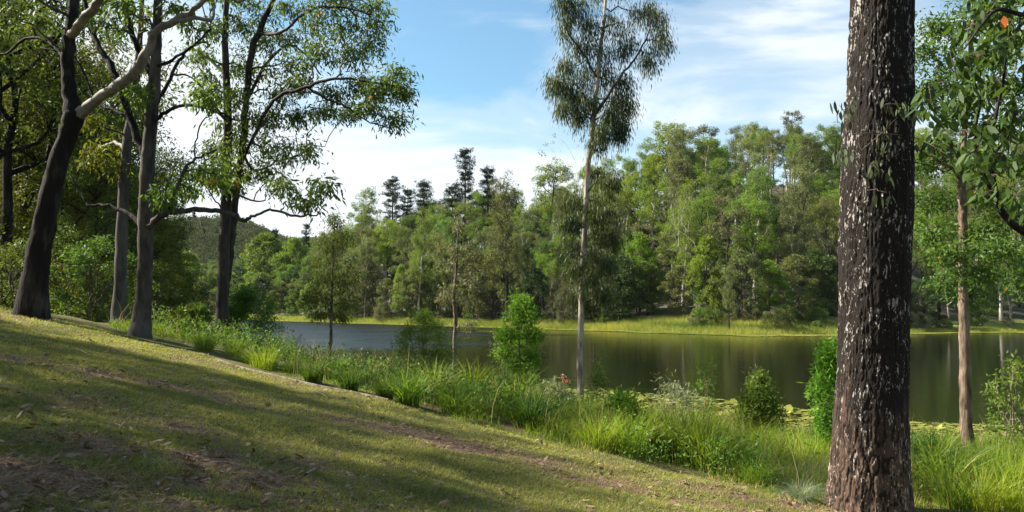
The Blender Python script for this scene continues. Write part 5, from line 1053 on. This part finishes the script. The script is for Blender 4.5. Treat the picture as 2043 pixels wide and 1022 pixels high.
# pale lawn edging
def edging():
    g = Geo(); pts = [lawn_hit(a, b) for a, b in ((430, 717), (480, 731), (560, 752), (640, 773), (720, 793), (775, 807))]; P = np.array([(x, y, nz(x, y) + .02, 0) for x, y in pts]); P = smooth_path(P, 5)
    d = np.gradient(P[:, :2], axis=0); nrm = np.stack((-d[:, 1], d[:, 0]), -1); nrm /= np.linalg.norm(nrm, axis=1)[:, None]
    rows = []
    for o_, z in ((-.012, -.12), (-.012, .002), (-.008, .008), (.008, .008), (.012, .002), (.012, -.12)): rows.append(np.stack((P[:, 0] + nrm[:, 0] * o_, P[:, 1] + nrm[:, 1] * o_, P[:, 2] + z), -1))
    V = np.stack(rows, 1).reshape(-1, 3); n = len(P); i = np.arange(n - 1)[:, None] * 6; j = np.arange(5)[None]
    g.add(V, np.stack((i + j, i + j + 1, i + 7 + j, i + 6 + j), -1).reshape(-1, 4)); tag(obj('lawn_edging', g, M['stick']), 'thin pale timber edging between lawn and planted bank', 'edging')
edging()
# larger pieces lying on the lawn
def fallen():
    rng = np.random.default_rng(66); k = 0
    LV = [(185, 825, 'beside the bright sunny patch'), (60, 830, 'at the left in the bare patch'), (435, 985, 'pale, nearest the bottom edge'), (85, 998, 'in the bottom left corner'), (520, 1012, 'right of the palest one'), (560, 902, 'reddish, in the middle of the shade'), (665, 995, 'lying alone in the dark grass'), (275, 990, 'curled, between the corner and the palest one'), (165, 888, 'on the brown patch at the left'), (258, 928, 'tilted, near the lower left'), (325, 970, 'twisted, low on the lawn'), (770, 1010, 'near the bottom edge at centre')]
    for px, py, lab in LV:
        x, y = lawn_hit(px, py); b = np.array((x, y, nz(x, y) + .022)); g = Geo(); th = rng.random() * 6.28; n = 6
        for i in range(1):
            L_, W_ = .11 + .03 * rng.random(), .036; d = np.array((math.cos(th), math.sin(th), .05)); s_ = np.array((-math.sin(th), math.cos(th), 0.1)); up = np.array((0, 0, 1.)); rows = []
            for t_ in np.linspace(0, 1, 8):
                w_ = W_ * math.sin(math.pi * t_ ** .8) * .5; c = d * L_ * t_ + up * (.018 * math.sin(t_ * 3) + .012 * t_) + s_ * .02 * t_ * t_; rows += [c - s_ * w_ + up * w_ * .5, c, c + s_ * w_ + up * w_ * .5]
            i_ = np.arange(7)[:, None] * 3; j_ = np.arange(2)[None]; g.add(np.array(rows), np.stack((i_ + j_, i_ + j_ + 1, i_ + 4 + j_, i_ + 3 + j_), -1).reshape(-1, 4), None, np.full(24, .7 + .3 * rng.random()))
        o = obj('fallen_leaf', g, M['litter'], None, True); o.location = b; tag(o, f'large dry gum leaf {lab}', 'leaf', 'larger fallen leaves on the lawn')
    for px, py, ex, ey, r, lab in ((210, 855, 250, 872, .004, 'thin pale stick by the sunny patch'), (275, 872, 330, 880, .006, 'dark stick just right of the pale one'), (500, 975, 545, 985, .005, 'straight pale stick low on the lawn'), (610, 955, 640, 938, .012, 'curled grey bark strip in the shade'), (430, 935, 470, 940, .007, 'short brown bark strip on the lawn'), (150, 700, 175, 708, .008, 'small pale stick high on the slope'), (620, 785, 655, 800, .006, 'dark twig on the upper lawn')):
        A = lawn_hit(px, py); B = lawn_hit(ex, ey); g = Geo(); m_ = ((A[0] + B[0]) / 2 + .01, (A[1] + B[1]) / 2 + .03); P = [(*A, nz(*A) + .025, r), (*m_, nz(*m_) + .035, r), (*B, nz(*B) + .025, r * .5)]; b = np.array((A[0], A[1], nz(*A)))
        tube(g, smooth_path(np.array(P), 5), 6, .5, .3, rng); o = obj('fallen_stick', g, M['stick'], None, True, b); o.location = b; tag(o, lab, 'stick', 'sticks lying on the lawn')
fallen()

def haze():
    m, nt = mat_new('haze'); v = N(nt, 'ShaderNodeVolumePrincipled'); v.inputs['Color'].default_value = (0.85, 0.92, 1.0, 1); v.inputs['Density'].default_value = 0.00004; v.inputs['Anisotropy'].default_value = 0.2
    o = N(nt, 'ShaderNodeOutputMaterial'); nt.links.new(v.outputs[0], o.inputs['Volume'])
    x0, x1, y0, y1, z0, z1 = -1600, 1600, -100, 1600, -6, 130; g = Geo()
    V = [(x, y, z) for z in (z0, z1) for x, y in ((x0, y0), (x1, y0), (x1, y1), (x0, y1))]
    g.add(V, [(3, 2, 1, 0), (4, 5, 6, 7), (0, 1, 5, 4), (1, 2, 6, 5), (2, 3, 7, 6), (3, 0, 4, 7)])
    tag(obj('haze', g, m), 'thin bluish morning air softening the distant hill', 'haze', None, 'stuff')
haze()
